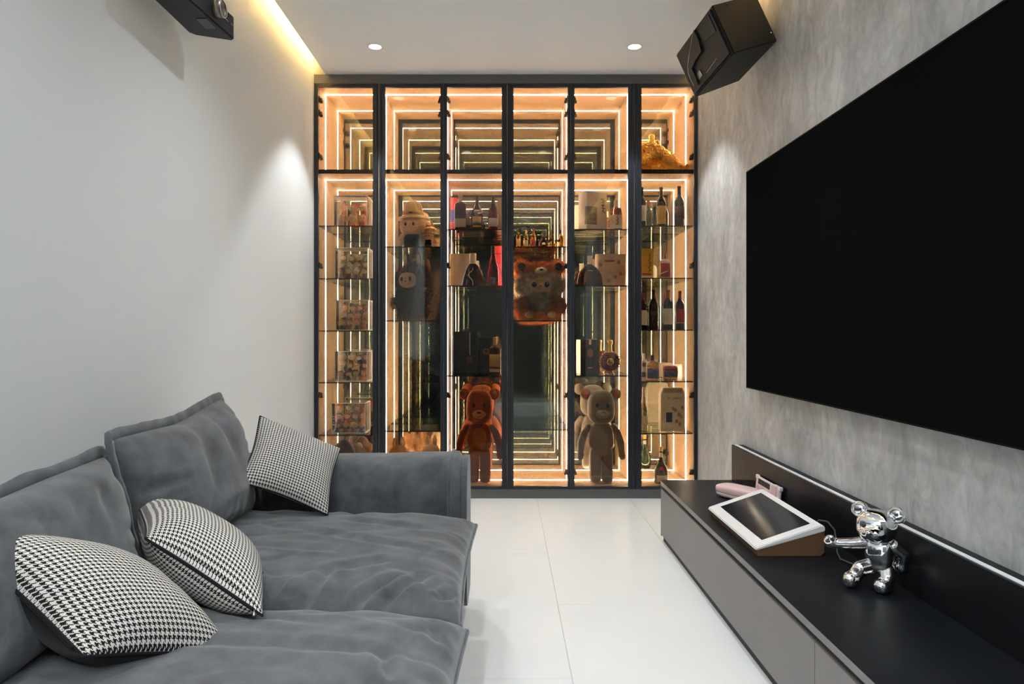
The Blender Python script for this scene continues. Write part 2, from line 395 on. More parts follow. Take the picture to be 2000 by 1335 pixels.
# ------------------------------------------------------------------ display cabinet
cab = thing('display_cabinet', 'wall-wide black-framed glass display cabinet with warm light strips and mirrored back', 'cabinet', (0, YC, 0))
YD = .022                       # rear of the doors (local y, cabinet front at 0)
YM = 4.815 - YC                 # mirror
YS = 4.647 - YC                 # light strips
ZT, ZF = 2.694, .0725           # interior top and floor
BT, BB = 2.139, 2.115           # fixed board
PXD = [613, 740, 866, 989.5, 1115, 1240, 1362]
PX = [(p - 986) * .003321 for p in PXD]; PX[0] = XL + .001; PX[-1] = XR - .001
obj('header_panel', bx(XL + .001, XR - .001, 0, .018, 2.692, ZC - .001), 'header_grey', cab)
obj('plinth', bx(XL + .001, XR - .001, .004, .022, 0.0, .060), 'plinth_grey', cab)
obj('top_panel', bx(XL + .001, XR - .001, YD + .001, YM + .02, ZT, ZT + .02), 'panel_wood', cab)
obj('bottom_panel', bx(XL + .001, XR - .001, YD + .001, YM + .02, ZF - .018, ZF), 'panel_wood', cab)
TH = .018
inner = []
for i, x in enumerate(PX):
    if i == 0: a, b = x, x + TH
    elif i == 6: a, b = x - TH, x
    elif i == 3: a, b = x - .006, x + .006
    else: a, b = x - TH / 2, x + TH / 2
    obj('side_panel' if i in (0, 6) else 'partition', bx(a, b, YD + .002, YM, ZF, ZT), 'panel_wood', cab)
    inner.append((a, b))
for i in range(6):
    a, b = inner[i][1], inner[i + 1][0]
    obj('fixed_board', box(box(B(), a, b, YD + .014, YM, BB, BT, 1), a, b, YD + .004, YD + .0139, BB - .002, BT + .001, 0), ['dark_board', 'panel_wood'], cab)
    obj('mirror', bx(a, b, YM + .0, YM + .006, ZF, ZT), 'mirror', cab)
    hw = .0065; e = .0015
    for z0, z1, bot in ((BT, ZT, False), (ZF, BB, True)):
        obj('light_strip', bx(a, a + e, YS - hw, YS + hw, z0, z1), 'strip_light', cab)
        obj('light_strip', bx(b - e, b, YS - hw, YS + hw, z0, z1), 'strip_light', cab)
        obj('light_strip', bx(a + e, b - e, YS - hw, YS + hw, z1 - e, z1), 'strip_light', cab)
        if bot: obj('light_strip', bx(a + e, b - e, YS - hw, YS + hw, z0, z0 + e), 'strip_light', cab)
SHELF = [[1.777, 1.432, 1.090, .751, .406], [1.640, 1.157, .4326], [1.754, 1.385, .795], [1.640, 1.157, .443], [1.754, 1.385, .795], [1.777, 1.435, 1.096, .758, .419]]
for i, zs in enumerate(SHELF):
    a, b = inner[i][1] + .002, inner[i + 1][0] - .002
    for z in zs:
        s = obj('glass_shelf', bx(a, b, .045, YM - .015, z - .008, z), 'shelf_glass', cab)
        obj('edge_band', bx(a, b, .0438, .0448, z - .0078, z - .0002), 'glass_edge', s)
# doors: handle side carries the wide stile
ZD0, ZD1, ZG0, ZG1 = .062, 2.690, .078, 2.667
doors = [(613, 738.5, 621, 728, 'R'), (740.5, 865.5, 752, 860, 'L'), (866.5, 990, 873, 980, 'R'), (991, 1114.5, 1003, 1109, 'L'), (1115.5, 1239, 1122, 1227, 'R'), (1240.5, 1362, 1253, 1356, 'L')]
for i, (p0, p1, g0, g1, hs) in enumerate(doors):
    x0, x1, a, b = [(p - 986) * .003321 for p in (p0, p1, g0, g1)]
    if i == 0: x0 = XL + .002
    if i == 5: x1 = XR - .002
    bm = B()
    box(bm, x0, a, 0, .02, ZD0, ZD1); box(bm, b, x1, 0, .02, ZD0, ZD1); box(bm, a, b, 0, .02, ZG1, ZD1); box(bm, a, b, 0, .02, ZD0, ZG0)
    d = obj('door', bm, 'black_metal', cab)
    pm = bx(a - .004, b + .004, .007, .011, ZG0 - .004, ZG1 + .004); bmesh.ops.recalc_face_normals(pm, faces=pm.faces[:])
    for f_ in pm.faces: f_.material_index = 1 if f_.normal.y > .5 else 0
    obj('glass_pane', pm, ['door_glass', 'door_coating'], d)      # smoked pane, mirror-coated on its inner face
    if hs == 'R': h0, h1 = x1 - .016, x1 - .004
    else: h0, h1 = x0 + .004, x0 + .016
    obj('handle', bx(h0, h1, -.010, .0, ZD0 + .004, ZD1 - .004, bev=.003), 'black_metal', d)
    sx_ = 1 if hs == 'R' else -1; xh = a if hs == 'R' else b
    hm = B()
    box(hm, -.001, .012, .014, .034, -.018, .018); box(hm, .0, .020, .030, .062, -.010, .012, bev=.002); box(hm, .006, .026, .034, .050, -.022, -.006, bev=.002)
    for v in hm.verts: v.co.x *= sx_
    me = None
    for z in (2.60, 2.51, 2.227, 1.516, .67, .167):
        if me is None:
            h = obj('hinge', hm, 'hinge_metal', d); me = h.data
        else: h = link(bpy.data.objects.new('hinge', me), d)
        h.location = (xh - sx_ * .006, .006, z)
# ------------------------------------------------------------------ television
TVX = 1.203
tv = thing('television', 'large flat black television mounted on the grey plaster wall', 'television', (TVX, 2.437, .801))
obj('screen', bx(-.0015, .0, -.951, .951, .006, 1.067), 'screen_black', tv)
bm = B()
box(bm, -.003, .028, -.957, -.951, 0, 1.073); box(bm, -.003, .028, .951, .957, 0, 1.073); box(bm, -.003, .028, -.951, .951, 0, .006); box(bm, -.003, .028, -.951, .951, 1.067, 1.073)
obj('bezel', bm, 'tv_bezel', tv); obj('back_shell', bx(.0, .028, -.951, .951, .006, 1.067), 'tv_bezel', tv)
obj('wall_mount', bx(.028, XR - TVX - .0005, -.3, .3, .3, .7), 'black_metal', tv)
# ------------------------------------------------------------------ media console
KX, KB, KY0, KY1, KH = .808, 1.19, .45, 3.535, .313
con = thing('media_console', 'long low media console with black top and taupe drawer fronts under the television', 'console', (KX, KY1, 0))
L0 = KY0 - KY1
r = .022; poly = [(KB - KX, .045), (r + .0, 0.0)]
poly = [(-.004, L0), (KB - KX, L0), (KB - KX, .0), (r, .0)] + [(r - .004 - r * math.sin(a), -r + r * math.cos(a)) for a in [PI / 2 * k / 6 for k in range(1, 7)]]
obj('top_board', prism(B(), poly, KH - .022, KH), 'console_top', con)
ins = [(-.0055, L0)] + [(-.004, L0)] + [(x, y) for x, y in poly[:3:-1]]
obj('edge_band', bx(-.0058, -.0042, L0, -r - .002, KH - .021, KH - .001), 'edge_grey', con)
obj('carcass', bx(.022, KB - KX, L0 + .002, -.004, .03, KH - .0225), 'black_plastic', con)
obj('end_panel', bx(.0, KB - KX, -.0035, .0, .025, KH - .0225), 'console_panel', con)
yj = 1.78 - KY1
for a, b in ((-.006, yj + .0015), (yj - .0015, yj - 1.30)):
    obj('drawer_front', bx(.0, .0215, b, a, .034, KH - .045, bev=.001), 'console_panel', con)
obj('plinth', bx(.012, KB - KX - .02, L0 + .01, -.008, 0, .0295), 'black_plastic', con)
bk = obj('backboard', bx(KB - KX, XR - KX - .001, L0, 3.58 - KY1, 0.02, .488), 'console_top', con)
obj('light_profile', bx(KB - KX + .010, KB - KX + .026, L0 + .01, 3.57 - KY1, .488, .4905), 'white_profile', bk)

# ------------------------------------------------------------------ sofa
sofa = thing('sofa', 'deep charcoal grey suede sofa with loose cushions against the white wall', 'sofa', (-.66, 1.6, 0))
so = Vector((-.66, 1.6, 0))
def rel(c): return [Vector(x) - so for x in c]
obj('base', bx(-1.225 + .66, -.25 + .66, .60 - 1.6, 2.70 - 1.6, .06, .27, bev=.03), 'suede_dark', sofa, True)
for x in (-1.15, -.26):
    for y in (.7, 2.6): obj('foot', bx(x - .03 + .66, x + .03 + .66, y - .03 - 1.6, y + .03 - 1.6, 0, .062), 'black_plastic', sofa)
obj('backrest', bx(-1.232 + .66, -1.10 + .66, .62 - 1.6, 2.70 - 1.6, .25, .62, bev=.04), 'suede_dark', sofa, True)
def sofa_cushion(name, c, tf, tb, seed, piping=.006, flange=0, **k):
    me, rim, n = cushion_mesh(rel(c), tf, tb, seed=seed, **k)
    o = obj(name, me, ['suede', 'suede'], sofa, True)
    rng = random.Random(seed)
    rr = [p + n * .003 * noise.noise(p * 14) for p in rim]
    if flange:
        cen = sum(rr, Vector()) / len(rr); bm = B(); rings = []
        for i, p_ in enumerate(rr):
            d_ = (rr[(i + 1) % len(rr)] - rr[i - 1]).normalized(); o_ = d_.cross(n).normalized()
            if o_.dot(p_ - cen) < 0: o_ = -o_
            rf = noise.noise(p_ * 22 + Vector((seed, 0, 0))); wv = n * (.004 * rf) ; l_ = flange * (1 + .25 * noise.noise(p_ * 15)); th = .0045 + .002 * rf
            rings.append([bm.verts.new(p_ + q_ + wv) for q_ in (o_ * -.008 + n * .004, o_ * l_ * .5 + n * th * 1.5, o_ * l_ + n * .002, o_ * l_ - n * .002, o_ * l_ * .5 - n * th * 1.5, o_ * -.008 - n * .004)])
        for i in range(len(rings)):
            A, D = rings[i], rings[(i + 1) % len(rings)]
            for k_ in range(6): bm.faces.new((A[k_], A[(k_ + 1) % 6], D[(k_ + 1) % 6], D[k_]))
        obj('flange', bm, 'suede', o, True)
    else: obj('piping', tube(B(), rr, piping, 6, closed=True), 'suede', o, True)
    return o
sofa_cushion('seat_cushion', [(-1.06, 1.615, .39), (-.105, 1.60, .385), (-.10, 2.405, .395), (-1.06, 2.405, .40)], .078, .14, 1, p=5, q=.42, nu=130, nv=120, wr=.008, pinch=.012, radial=.018,
    creases=[(Vector((a, b, .40)) - so, Vector((c_, d_, .40)) - so, w_, h_) for a, b, c_, d_, w_, h_ in ((-.475, 1.61, -.452, 1.77, .014, .020), (-.452, 1.77, -.30, 1.84, .015, .013), (-.36, 1.61, -.25, 1.75, .013, .018), (-.30, 1.61, -.19, 1.77, .012, .015), (-.63, 1.60, -.73, 1.86, .022, .022),
        (-.74, 2.14, -.36, 1.99, .015, .012), (-.60, 2.06, -.22, 1.92, .014, .010), (-.70, 1.95, -.45, 1.90, .014, .012), (-.52, 2.20, -.25, 2.12, .014, .009), (-.16, 1.65, -.12, 1.72, .010, .012), (-.56, 1.61, -.55, 1.72, .012, .014))])
sofa_cushion('seat_cushion', [(-1.06, .84, .39), (-.098, .84, .38), (-.088, 1.60, .375), (-1.06, 1.595, .39)], .092, .13, 2, p=4.5, q=.42, nu=120, nv=100, wr=.007, pinch=.012, radial=.014,
    creases=[(Vector((a, b, .40)) - so, Vector((c_, d_, .40)) - so, w_, h_) for a, b, c_, d_, w_, h_ in ((-.70, 1.33, -.24, 1.30, .016, .012), (-.24, 1.31, -.20, 1.20, .012, .012), (-.60, 1.48, -.38, 1.42, .016, .008), (-.16, 1.50, -.14, 1.40, .012, .008))])
sofa_cushion('back_cushion', [(-.89, 1.67, .45), (-.91, 2.45, .43), (-1.035, 2.49, .835), (-.985, 1.70, .805)], .115, .085, 3, p=3.2, q=.55, nu=90, nv=70, wr=.009, pinch=.022, flange=.026, radial=.016,
    dents=((-.2, .35, .10, .5, -.012), (.25, .5, .08, .4, -.012), (.1, -.4, .4, .12, .012)))
sofa_cushion('back_cushion', [(-.90, .86, .44), (-.90, 1.66, .44), (-1.00, 1.70, .765), (-1.01, .84, .755)], .115, .085, 4, p=3.4, q=.5, nu=90, nv=70, wr=.008, pinch=.018, flange=.026, radial=.014,
    dents=((.35, .5, .06, .3, -.010), (.1, .55, .06, .3, -.010), (.6, .45, .06, .3, -.010)))
def armrest(y0, y1, flip):
    # padded arm: rounded section swept along x with a seamed end
    bm = B(); n = 40; rows = []; ym, hw = (y0 + y1) / 2, (y1 - y0) / 2; zb, zt = .07, .625
    xs = [-1.20 + (1.05) * i / 44 for i in range(45)]; x_end = -.150
    for x in xs:
        k = min(1.0, (x_end - x) / .035 + .001); rnd = .86 + .14 * math.sqrt(max(0, 1 - (1 - k) ** 2)); row = []
        for j in range(n):
            a = 2 * PI * j / n; cc, ss = math.cos(a), math.sin(a); e = 3.4 if ss > 0 else 6
            kk = (abs(cc) ** e + abs(ss) ** e) ** (-1 / e)
            y = cc * kk * hw; z = ss * kk * (zt - zb) / 2
            wv = 1 + .012 * noise.noise(Vector((x * 7, a * 3, y0))) + .02 * math.sin(x * 60 + 3 * noise.noise(Vector((x * 4, a * 2, 3)))) * max(0, 1 - abs(x - x_end) / .14) * .5
            row.append(bm.verts.new((x + .66, ym - 1.6 + y * rnd * wv, (zt + zb) / 2 + z * (rnd if ss > 0 else 1) * wv - .012 * (1 - abs(2 * (x + .67) / 1.06) ** 2) * (ss > .3))))
        rows.append(row)
    for A, D in zip(rows, rows[1:]):
        for j in range(n): bm.faces.new((A[j], A[(j + 1) % n], D[(j + 1) % n], D[j]))
    bm.faces.new(rows[0][::-1]); bm.faces.new(rows[-1])
    pr = [v.co.copy() for v in rows[-3]]
    o = obj('armrest', bm, 'suede', sofa, True)
    obj('piping', tube(B(), [p + Vector((0, 0, 0)) + (p - Vector((p.x, ym - 1.6, .35))).normalized() * .002 for p in pr], .006, 6, closed=True), 'suede', o, True)
    pp = [Vector((x_end + .66 + .004, v.co.y, v.co.z)) for v in []]
    bm = B(); 
    sec = []
    for j in range(n):
        a = 2 * PI * j / n; cc, ss = math.cos(a), math.sin(a); e = 3.4 if ss > 0 else 6; kk = (abs(cc) ** e + abs(ss) ** e) ** (-1 / e)
        sec.append((ym - 1.6 + cc * kk * hw * .93, (zt + zb) / 2 + ss * kk * (zt - zb) / 2 * (.94 if ss > 0 else .97)))
    lo = [bm.verts.new((x_end + .652, y, z)) for y, z in sec]; hi = [bm.verts.new((x_end + .674, y, z)) for y, z in sec]
    bm.faces.new(lo[::-1]); bm.faces.new(hi)
    for j in range(n): bm.faces.new((lo[j], lo[(j + 1) % n], hi[(j + 1) % n], hi[j]))
    obj('end_panel', bm, 'suede_dark', o)
armrest(2.425, 2.73, 1)
armrest(.53, .83, -1)

# throw pillows
def throw_pillow(label, c, tf, tb, seed, back='houndstooth', zip_side=None, **k):
    base = Vector((sum(p[0] for p in c) / 4, sum(p[1] for p in c) / 4, min(p[2] for p in c)))
    cc = [Vector(p) - base for p in c]
    me, rim, n = cushion_mesh(cc, tf, tb, seed=seed, **k)
    t = thing('throw_pillow', label, 'pillow', base, group='houndstooth throw pillows')
    obj('cover', me, ['houndstooth', back], t, True)
    obj('piping', tube(B(), rim, .0028, 6, closed=True), 'black_cloth', t, True)
    if zip_side is not None:
        q = len(rim) // 4; seg = rim[zip_side * q + q // 8:(zip_side + 1) * q - q // 8]
        cen = sum(rim, Vector()) / len(rim)
        z = obj('zipper', tube(B(), [p + (p - cen).normalized() * .003 for p in seg], .0038, 6), 'black_cloth', t, True)
        p = seg[0 if zip_side == 3 else -1]; d = (p - cen).normalized()
        obj('zipper_pull', tube(B(), [p + d * .004, p + d * .02 + Vector((-.006, -.004, -.002))], .0028, 6), 'silver', z, True)
    return t
throw_pillow('houndstooth throw pillow leaning on the sofa armrest', [(-.857, 2.20, .594), (-.583, 2.245, .475), (-.602, 2.50, .642 + .01), (-.879, 2.45, .775)], .055, .05, 11, p=2.6, q=.6, wr=.003, pinch=.012)
throw_pillow('houndstooth throw pillow with open zipper seam, in the middle of the three', [(-.785, 1.49, .625), (-.504, 1.42, .485), (-.60, 1.69, .480), (-.975, 1.80, .635)], .085, .075, 12, p=2.6, q=.6, wr=.004, pinch=.012, zip_side=0)
throw_pillow('houndstooth throw pillow with a black back, nearest the camera', [(-.71, 1.15, .528), (-.545, 1.385, .425), (-.81, 1.44, .600), (-.965, 1.20, .716)], .080, .10, 13, back='black_cloth', p=2.4, q=.6, wr=.004, pinch=.006, zip_side=3)

# ------------------------------------------------------------------ speaker on the right wall
sp_c = {'a': (.922, 3.040, 2.533), 'b': (.861, 3.434, 2.472), 'c': (.953, 3.414, 2.250), 'd': (1.014, 3.021, 2.311), 'dd': (1.236, 3.091, 2.397), 'cc': (1.182, 3.442, 2.343), 'aa': (1.144, 3.110, 2.619), 'bb': (1.089, 3.462, 2.565)}
so2 = Vector((1.236, 3.25, 2.45)); q = {k: Vector(v) - so2 for k, v in sp_c.items()}
spk = thing('wall_speaker', 'black wedge-shaped loudspeaker mounted high on the grey wall', 'speaker', so2)
bm = B(); V = {k: bm.verts.new(v) for k, v in q.items()}
for f in (('a', 'b', 'c', 'd'), ('a', 'd', 'dd', 'aa'), ('d', 'c', 'cc', 'dd'), ('c', 'b', 'bb', 'cc'), ('b', 'a', 'aa', 'bb'), ('aa', 'dd', 'cc', 'bb')): bm.faces.new([V[k] for k in f])
bmesh.ops.bevel(bm, geom=bm.edges[:], offset=.005, segments=2, affect='EDGES')
obj('cabinet_body', bm, 'speaker_black', spk)
fn = (q['c'] - q['d']).cross(q['a'] - q['d']).normalized()
if fn.x > 0: fn = -fn
def fp(s, t, h=0): return q['d'] + (q['c'] - q['d']) * s + (q['a'] - q['d']) * t + fn * h
def plate(name, st, h0, h1, m, parent):
    bm = B(); lo = [bm.verts.new(fp(s, t, h0)) for s, t in st]; hi = [bm.verts.new(fp(s, t, h1)) for s, t in st]; n = len(st)
    bm.faces.new(lo); bm.faces.new(hi)
    for i in range(n): bm.faces.new((lo[i], lo[(i + 1) % n], hi[(i + 1) % n], hi[i]))
    return obj(name, bm, m, parent)
gr = plate('grille', [(.04, .05), (.96, .05), (.96, .95), (.04, .95)], -.002, .010, 'speaker_black', spk)
plate('fin', [(.402, .942), (.624, .741), (.80, .545), (.845, .337), (.84, .163), (.76, .10), (.742, .25), (.742, .445), (.60, .50), (.437, .517), (.40, .75)], .009, .022, 'black_plastic', gr)
obj('trim_line', tube(B(), [fp(s, t, .020) for s, t in ((.402, .942), (.50, .86), (.624, .741), (.73, .64), (.805, .545), (.85, .44), (.857, .337), (.85, .163))], .0022, 6), mat('trim_grey', (.35, .35, .36), .3, metal=.6), gr)
obj('trim_line', tube(B(), [fp(s, t, .011) for s, t in ((.265, .179), (.546, .148))], .0018, 6), 'trim_grey', gr)
plate('badge', [(.63, .18), (.73, .17), (.73, .29), (.64, .31)], .009, .014, mat('badge_grey', (.18, .18, .19), .25, metal=.5), gr)
plate('tweeter_cover', [(.08, .55), (.36, .62), (.36, .9), (.08, .9)], .009, .013, 'black_plastic', gr)
def on_side(s, t): return q['d'] + (q['dd'] - q['d']) * s + (q['a'] - q['d']) * t
sn = (q['dd'] - q['d']).cross(q['a'] - q['d']).normalized()
if sn.y > 0: sn = -sn
for s, t in ((.30, .93), (.93, .18), (.50, .12)):
    p = on_side(s, t); obj('bolt', ball(B(), p + sn * .001, .004, 10, 6), 'silver' if t < .2 and s > .9 else 'black_plastic', spk, True)
obj('wall_bracket', bx(-.115, XR - so2.x - .0005, -.03, .03, .0, .06, bev=.003), 'black_metal', spk)

# ------------------------------------------------------------------ projector on the left
pj0 = Vector((-1.105, 2.42, 2.193))
pj = thing('projector', 'black projector hanging from the ceiling beside the white wall', 'projector', pj0)
poly = [(-1.034, 2.605), (-1.044, 2.620), (-1.165, 2.570), (-1.181, 2.545), (-1.181, 2.20), (-1.07, 2.20)]
bm = prism(B(), [(x - pj0.x, y - pj0.y) for x, y in poly], 0, .088)
bmesh.ops.bevel(bm, geom=bm.edges[:], offset=.005, segments=2, affect='EDGES')
obj('housing', bm, 'black_plastic', pj)
M = Matrix.Rotation(PI / 2, 4, 'Y'); bm = lathe(B(), [(.0, .004), (.021, .004), (.024, .020), (.032, .026), (.032, -.01), (0, -.01)], 28); bmesh.ops.transform(bm, matrix=M, verts=bm.verts[:])
ln = obj('lens_barrel', bm, mat('lens_ring', (.30, .24, .2), .3, metal=.6), pj, True, loc=(-1.046 - pj0.x, 2.475 - pj0.y, .055))
bm = ball(B(), (.006, 0, 0), (.006, .021, .021), 20, 10); obj('lens_glass', bm, mat('lens_dark', (.01, .008, .008), .05, coat=1), ln, True)
obj('ring', tube(B(), [(.026, .030 * math.cos(a), .030 * math.sin(a)) for a in [2 * PI * k / 32 for k in range(32)]], .0013, 6, closed=True), mat('lens_rim', (.8, .78, .74), .25, metal=.8), ln, True)
obj('focus_panel', bx(-1.10 - pj0.x, -1.06 - pj0.x, 2.43 - pj0.y, 2.51 - pj0.y, -.0025, .001, bev=.001), mat('panel_grey', (.05, .05, .055), .35), pj)
for y, l in ((2.545, .03), (2.585, .016)):
    obj('printed_mark', bx(.0725 - .0005 - (2.61 - y) * .09, .0735 - (2.61 - y) * .09, y - pj0.y - l / 2, y - pj0.y + l / 2, .045, .050), mat('print_grey', (.16, .16, .16), .5), pj)
obj('mount_plate', bx(-.05, .03, -.09, .07, .088, .098), 'black_metal', pj)
obj('mount_pole', lathe(B(), [(0, .098), (.016, .098), (.016, ZC - pj0.z - .004), (.045, ZC - pj0.z - .004), (.045, ZC - pj0.z), (0, ZC - pj0.z)], 20, off=(.0, -.02, 0)), 'black_metal', pj)

# ------------------------------------------------------------------ on the console
tb0 = Vector((.858, 2.325, KH))
tb = thing('touch_screen_terminal', 'white tablet-like touch screen on a bronze wedge base on the console', 'tablet', tb0)
DX, LY, hf, hb = .232, .545, .030, .106
bm = B(); pr = [(0.004, 0), (DX - .012, 0), (DX, .012), (DX, hb - .020), (0.001, hf - .011)]
A_ = [bm.verts.new((x, .004, z)) for x, z in pr]; D_ = [bm.verts.new((x, LY - .004, z)) for x, z in pr]
bm.faces.new(A_); bm.faces.new(D_[::-1])
for i in range(5): bm.faces.new((A_[i], A_[(i + 1) % 5], D_[(i + 1) % 5], D_[i]))
obj('wedge_base', bm, mat('bronze', (.25, .135, .07), .38, metal=.35), tb)
bm = B(); pr = [(-.003, hf - .012), (DX + .002, hb - .022), (DX + .002, hb - .006), (DX - .008, hb), (0, hf), (-.004, hf - .004)]
A_ = [bm.verts.new((x, 0, z)) for x, z in pr]; D_ = [bm.verts.new((x, LY, z)) for x, z in pr]; n = len(pr)
bm.faces.new(A_); bm.faces.new(D_[::-1])
for i in range(n): bm.faces.new((A_[i], A_[(i + 1) % n], D_[(i + 1) % n], D_[i]))
bmesh.ops.bevel(bm, geom=bm.edges[:], offset=.003, segments=2, affect='EDGES')
obj('white_bezel', bm, mat('white_gloss', (.85, .84, .85), .25, coat=.3), tb, False)
sl = (hb - hf) / (DX - .008)
bm = B(); a, b = .034, DX - .030
vv = [bm.verts.new((x, y, hf + sl * x + .0008)) for x, y in ((a, .045), (b, .045), (b, LY - .045), (a, LY - .045))]; bm.faces.new(vv)
r_ = bmesh.ops.extrude_face_region(bm, geom=bm.faces[:]); bmesh.ops.translate(bm, verts=[v for v in r_['geom'] if isinstance(v, bmesh.types.BMVert)], vec=(0, 0, -.004))
obj('screen', bm, mat('tablet_screen', (.012, .015, .022), .12, spec=.6), tb)

obj_c = tag(obj('cable', tube(B(), [Vector(p) - Vector((1.09, 2.36, KH)) for p in ((1.088, 2.40, .400), (1.10, 2.39, .418), (1.118, 2.365, .420), (1.128, 2.335, .400), (1.128, 2.32, .36), (1.125, 2.31, .33), (1.122, 2.28, .3172), (1.145, 2.22, .3162), (1.178, 2.2, .3162))], .0032, 8), mat('cable_grey', (.05, .05, .052), .5), None, True, (1.09, 2.36, KH)), 'thin dark cable arching from the rear of the touch screen', 'cable')

pk = mat('pink', (.78, .55, .54), .5); pk2 = mat('pink_pale', (.80, .66, .64), .4)
pp = thing('pink_handset', 'pale pink rounded handset lying on the console behind the touch screen', 'handset', (1.078, 3.125, KH), .60)
bm = ball(B(), (0, 0, .036), (.052, .122, .024), 40, 16, n=3.2); obj('shell', bm, pk, pp, True)
bm = ball(B(), (0, 0, .0165), (.050, .118, .0163), 40, 12, n=3.4); obj('lower_shell', bm, pk2, pp, True)
obj('seam', tube(B(), [(.0515 * math.copysign(abs(math.cos(a)) ** .62, math.cos(a)), .1205 * math.copysign(abs(math.sin(a)) ** .62, math.sin(a)), .027) for a in [2 * PI * k / 48 for k in range(48)]], .0012, 6, closed=True), mat('pink_dark', (.55, .36, .36), .6), pp, True)
ph = thing('pink_phone_case', 'upright pink and clear case with a strap leaning on the console backboard', 'phone case', (1.166, 3.04, KH), 0)
tilt = grid_rot(ry=.10)
def tl(bm): bmesh.ops.transform(bm, matrix=tilt.to_4x4(), verts=bm.verts[:]); return bm
obj('case_body', tl(bx(-.006, .006, -.135, .135, .001, .100, bev=.005)), pk2, ph)
obj('camera_window', tl(bx(-.0068, -.0055, -.03, .105, .068, .092, bev=.0005)), 'black_plastic', ph)
obj('patterned_panel', tl(bx(-.0068, -.0055, -.05, .118, .010, .062, bev=.0005)), mat('rose_print', (.72, .46, .47), .5, noise_amt=.45, nscale=(60, 60, 60)), ph)
obj('strap', tl(bx(-.012, .010, -.105, -.062, .0015, .102, bev=.004)), pk, ph)
for y in (-.13, .13):
    obj('corner_bumper', tl(bx(-.008, .008, y - .01, y + .01, .085, .104, bev=.004)), mat('clear_bumper', (.85, .82, .82), .15), ph)
    obj('corner_bumper', tl(bx(-.008, .008, y - .01, y + .01, .0015, .02, bev=.004)), 'clear_bumper', ph)

# chrome toy bear, striding with one arm stretched out
cb = thing('chrome_bear_figure', 'shiny chrome toy bear striding on the console with one arm out', 'figurine', (1.118, 2.035, KH), -.72)
def limb(bm, pts, rs, seg=14):
    pts = [Vector(p) for p in pts]
    for i in range(len(pts) - 1):
        n = 7
        for k in range(n + 1):
            t = k / n; ball(bm, pts[i].lerp(pts[i + 1], t), rs[i] * (1 - t) + rs[i + 1] * t, 12, 8)
    return bm
bm = B(); ball(bm, (0, 0, .105), (.040, .033, .046), n=2.6); ball(bm, (0, 0, .068), (.034, .03, .022), n=2.4)
obj('torso', fuse(bm, .004, 4), 'chrome', cb, True)
bm = B(); ball(bm, (-.006, -.010, .186), (.054, .047, .049), n=2.6); ball(bm, (-.010, -.050, .170), (.034, .025, .023)); ball(bm, (-.012, -.074, .179), .008)
hd = obj('head', fuse(bm, .004, 4), 'chrome', cb, True)
for s in (-1, 1):
    bm = ball(B(), (-.004 + s * .050, .0, .226), (.025, .011, .025), 24, 14); e_ = obj('ear', bm, 'chrome', hd, True)
    obj('ear_rim', tube(B(), [(-.004 + s * .050 + .019 * math.cos(a), -.008, .226 + .019 * math.sin(a)) for a in [2 * PI * k / 28 for k in range(28)]], .0042, 8, closed=True), 'chrome', e_, True)
    obj('eye', ball(B(), (-.008 + s * .022, -.054, .193), (.007, .005, .008), 12, 8), mat('dark_chrome', (.12, .12, .13), .08, metal=1), hd, True)
def chain(name, pts, rs, extra=()):
    bm = limb(B(), pts, rs)
    for c, r in extra: ball(bm, c, r)
    return obj(name, fuse(bm, .0036, 3), 'chrome', cb, True)
chain('arm', [(-.036, -.004, .130), (-.075, -.020, .122), (-.118, -.034, .118)], [.019, .017, .015], [((-.128, -.038, .122), (.019, .015, .021)), ((-.122, -.047, .138), .008)])
chain('arm', [(.036, .004, .130), (.060, .018, .110), (.052, .030, .078)], [.020, .018, .016], [((.050, .032, .068), .020)])
chain('leg', [(-.018, .0, .064), (-.046, -.030, .055), (-.062, -.034, .026)], [.024, .023, .020], [((-.067, -.044, .0235), (.025, .032, .0230)), ((-.067, -.062, .024), (.020, .016, .021))])
chain('leg', [(.016, .0, .062), (.022, -.014, .040), (.018, -.010, .022)], [.025, .023, .021], [((.016, -.024, .0205), (.027, .040, .0205)), ((.014, -.050, .0205), (.022, .016, .0200))])
bm = B(); box(bm, -.012, .012, .028, .040, .085, .135, bev=.004); obj('back_pack', bm, 'chrome', cb)

# ------------------------------------------------------------------ contents of the cabinet
YI = 4.61
def rad(prof, z):
    for (r0, z0), (r1, z1) in zip(prof, prof[1:]):
        if z0 <= z <= z1 and z1 > z0: return r0 + (r1 - r0) * (z - z0) / (z1 - z0)
    return prof[-2][0]
G_DARK = mat('bottle_dark', (.010, .008, .006), .06, spec=.7, coat=.6); G_WINE = mat('bottle_wine', (.014, .004, .005), .06, spec=.7, coat=.6)
G_RED = mat('cognac_red', (.30, .030, .020), .03, trans=.75, ior=1.33); G_AMB = mat('cognac_amber', (.36, .075, .015), .03, trans=.7, ior=1.33)
G_DEEP = mat('cognac_deep', (.11, .012, .010), .03, trans=.5, ior=1.35, coat=.5); G_GOLD = mat('whisky_gold', (.80, .42, .08), .03, trans=.75, ior=1.33)
G_CLEAR = mat('bottle_clear', (.92, .86, .78), .03, trans=.85, ior=1.25); G_GREEN = mat('bottle_green', (.022, .035, .010), .05, spec=.7, coat=.6); G_PINK = mat('bottle_pink', (.62, .26, .17), .03, trans=.7, ior=1.33)
def paper(name, c, amt=.12, sc=(90, 90, 160)): return mat(name, c, .6, noise_amt=amt, nscale=sc)
P_CREAM = paper('paper_cream', (.72, .60, .46)); P_GOLD = paper('paper_gold', (.66, .42, .12)); P_RED = paper('paper_red', (.50, .035, .03), .3); P_WHITE = paper('paper_white', (.80, .74, .66), .08)
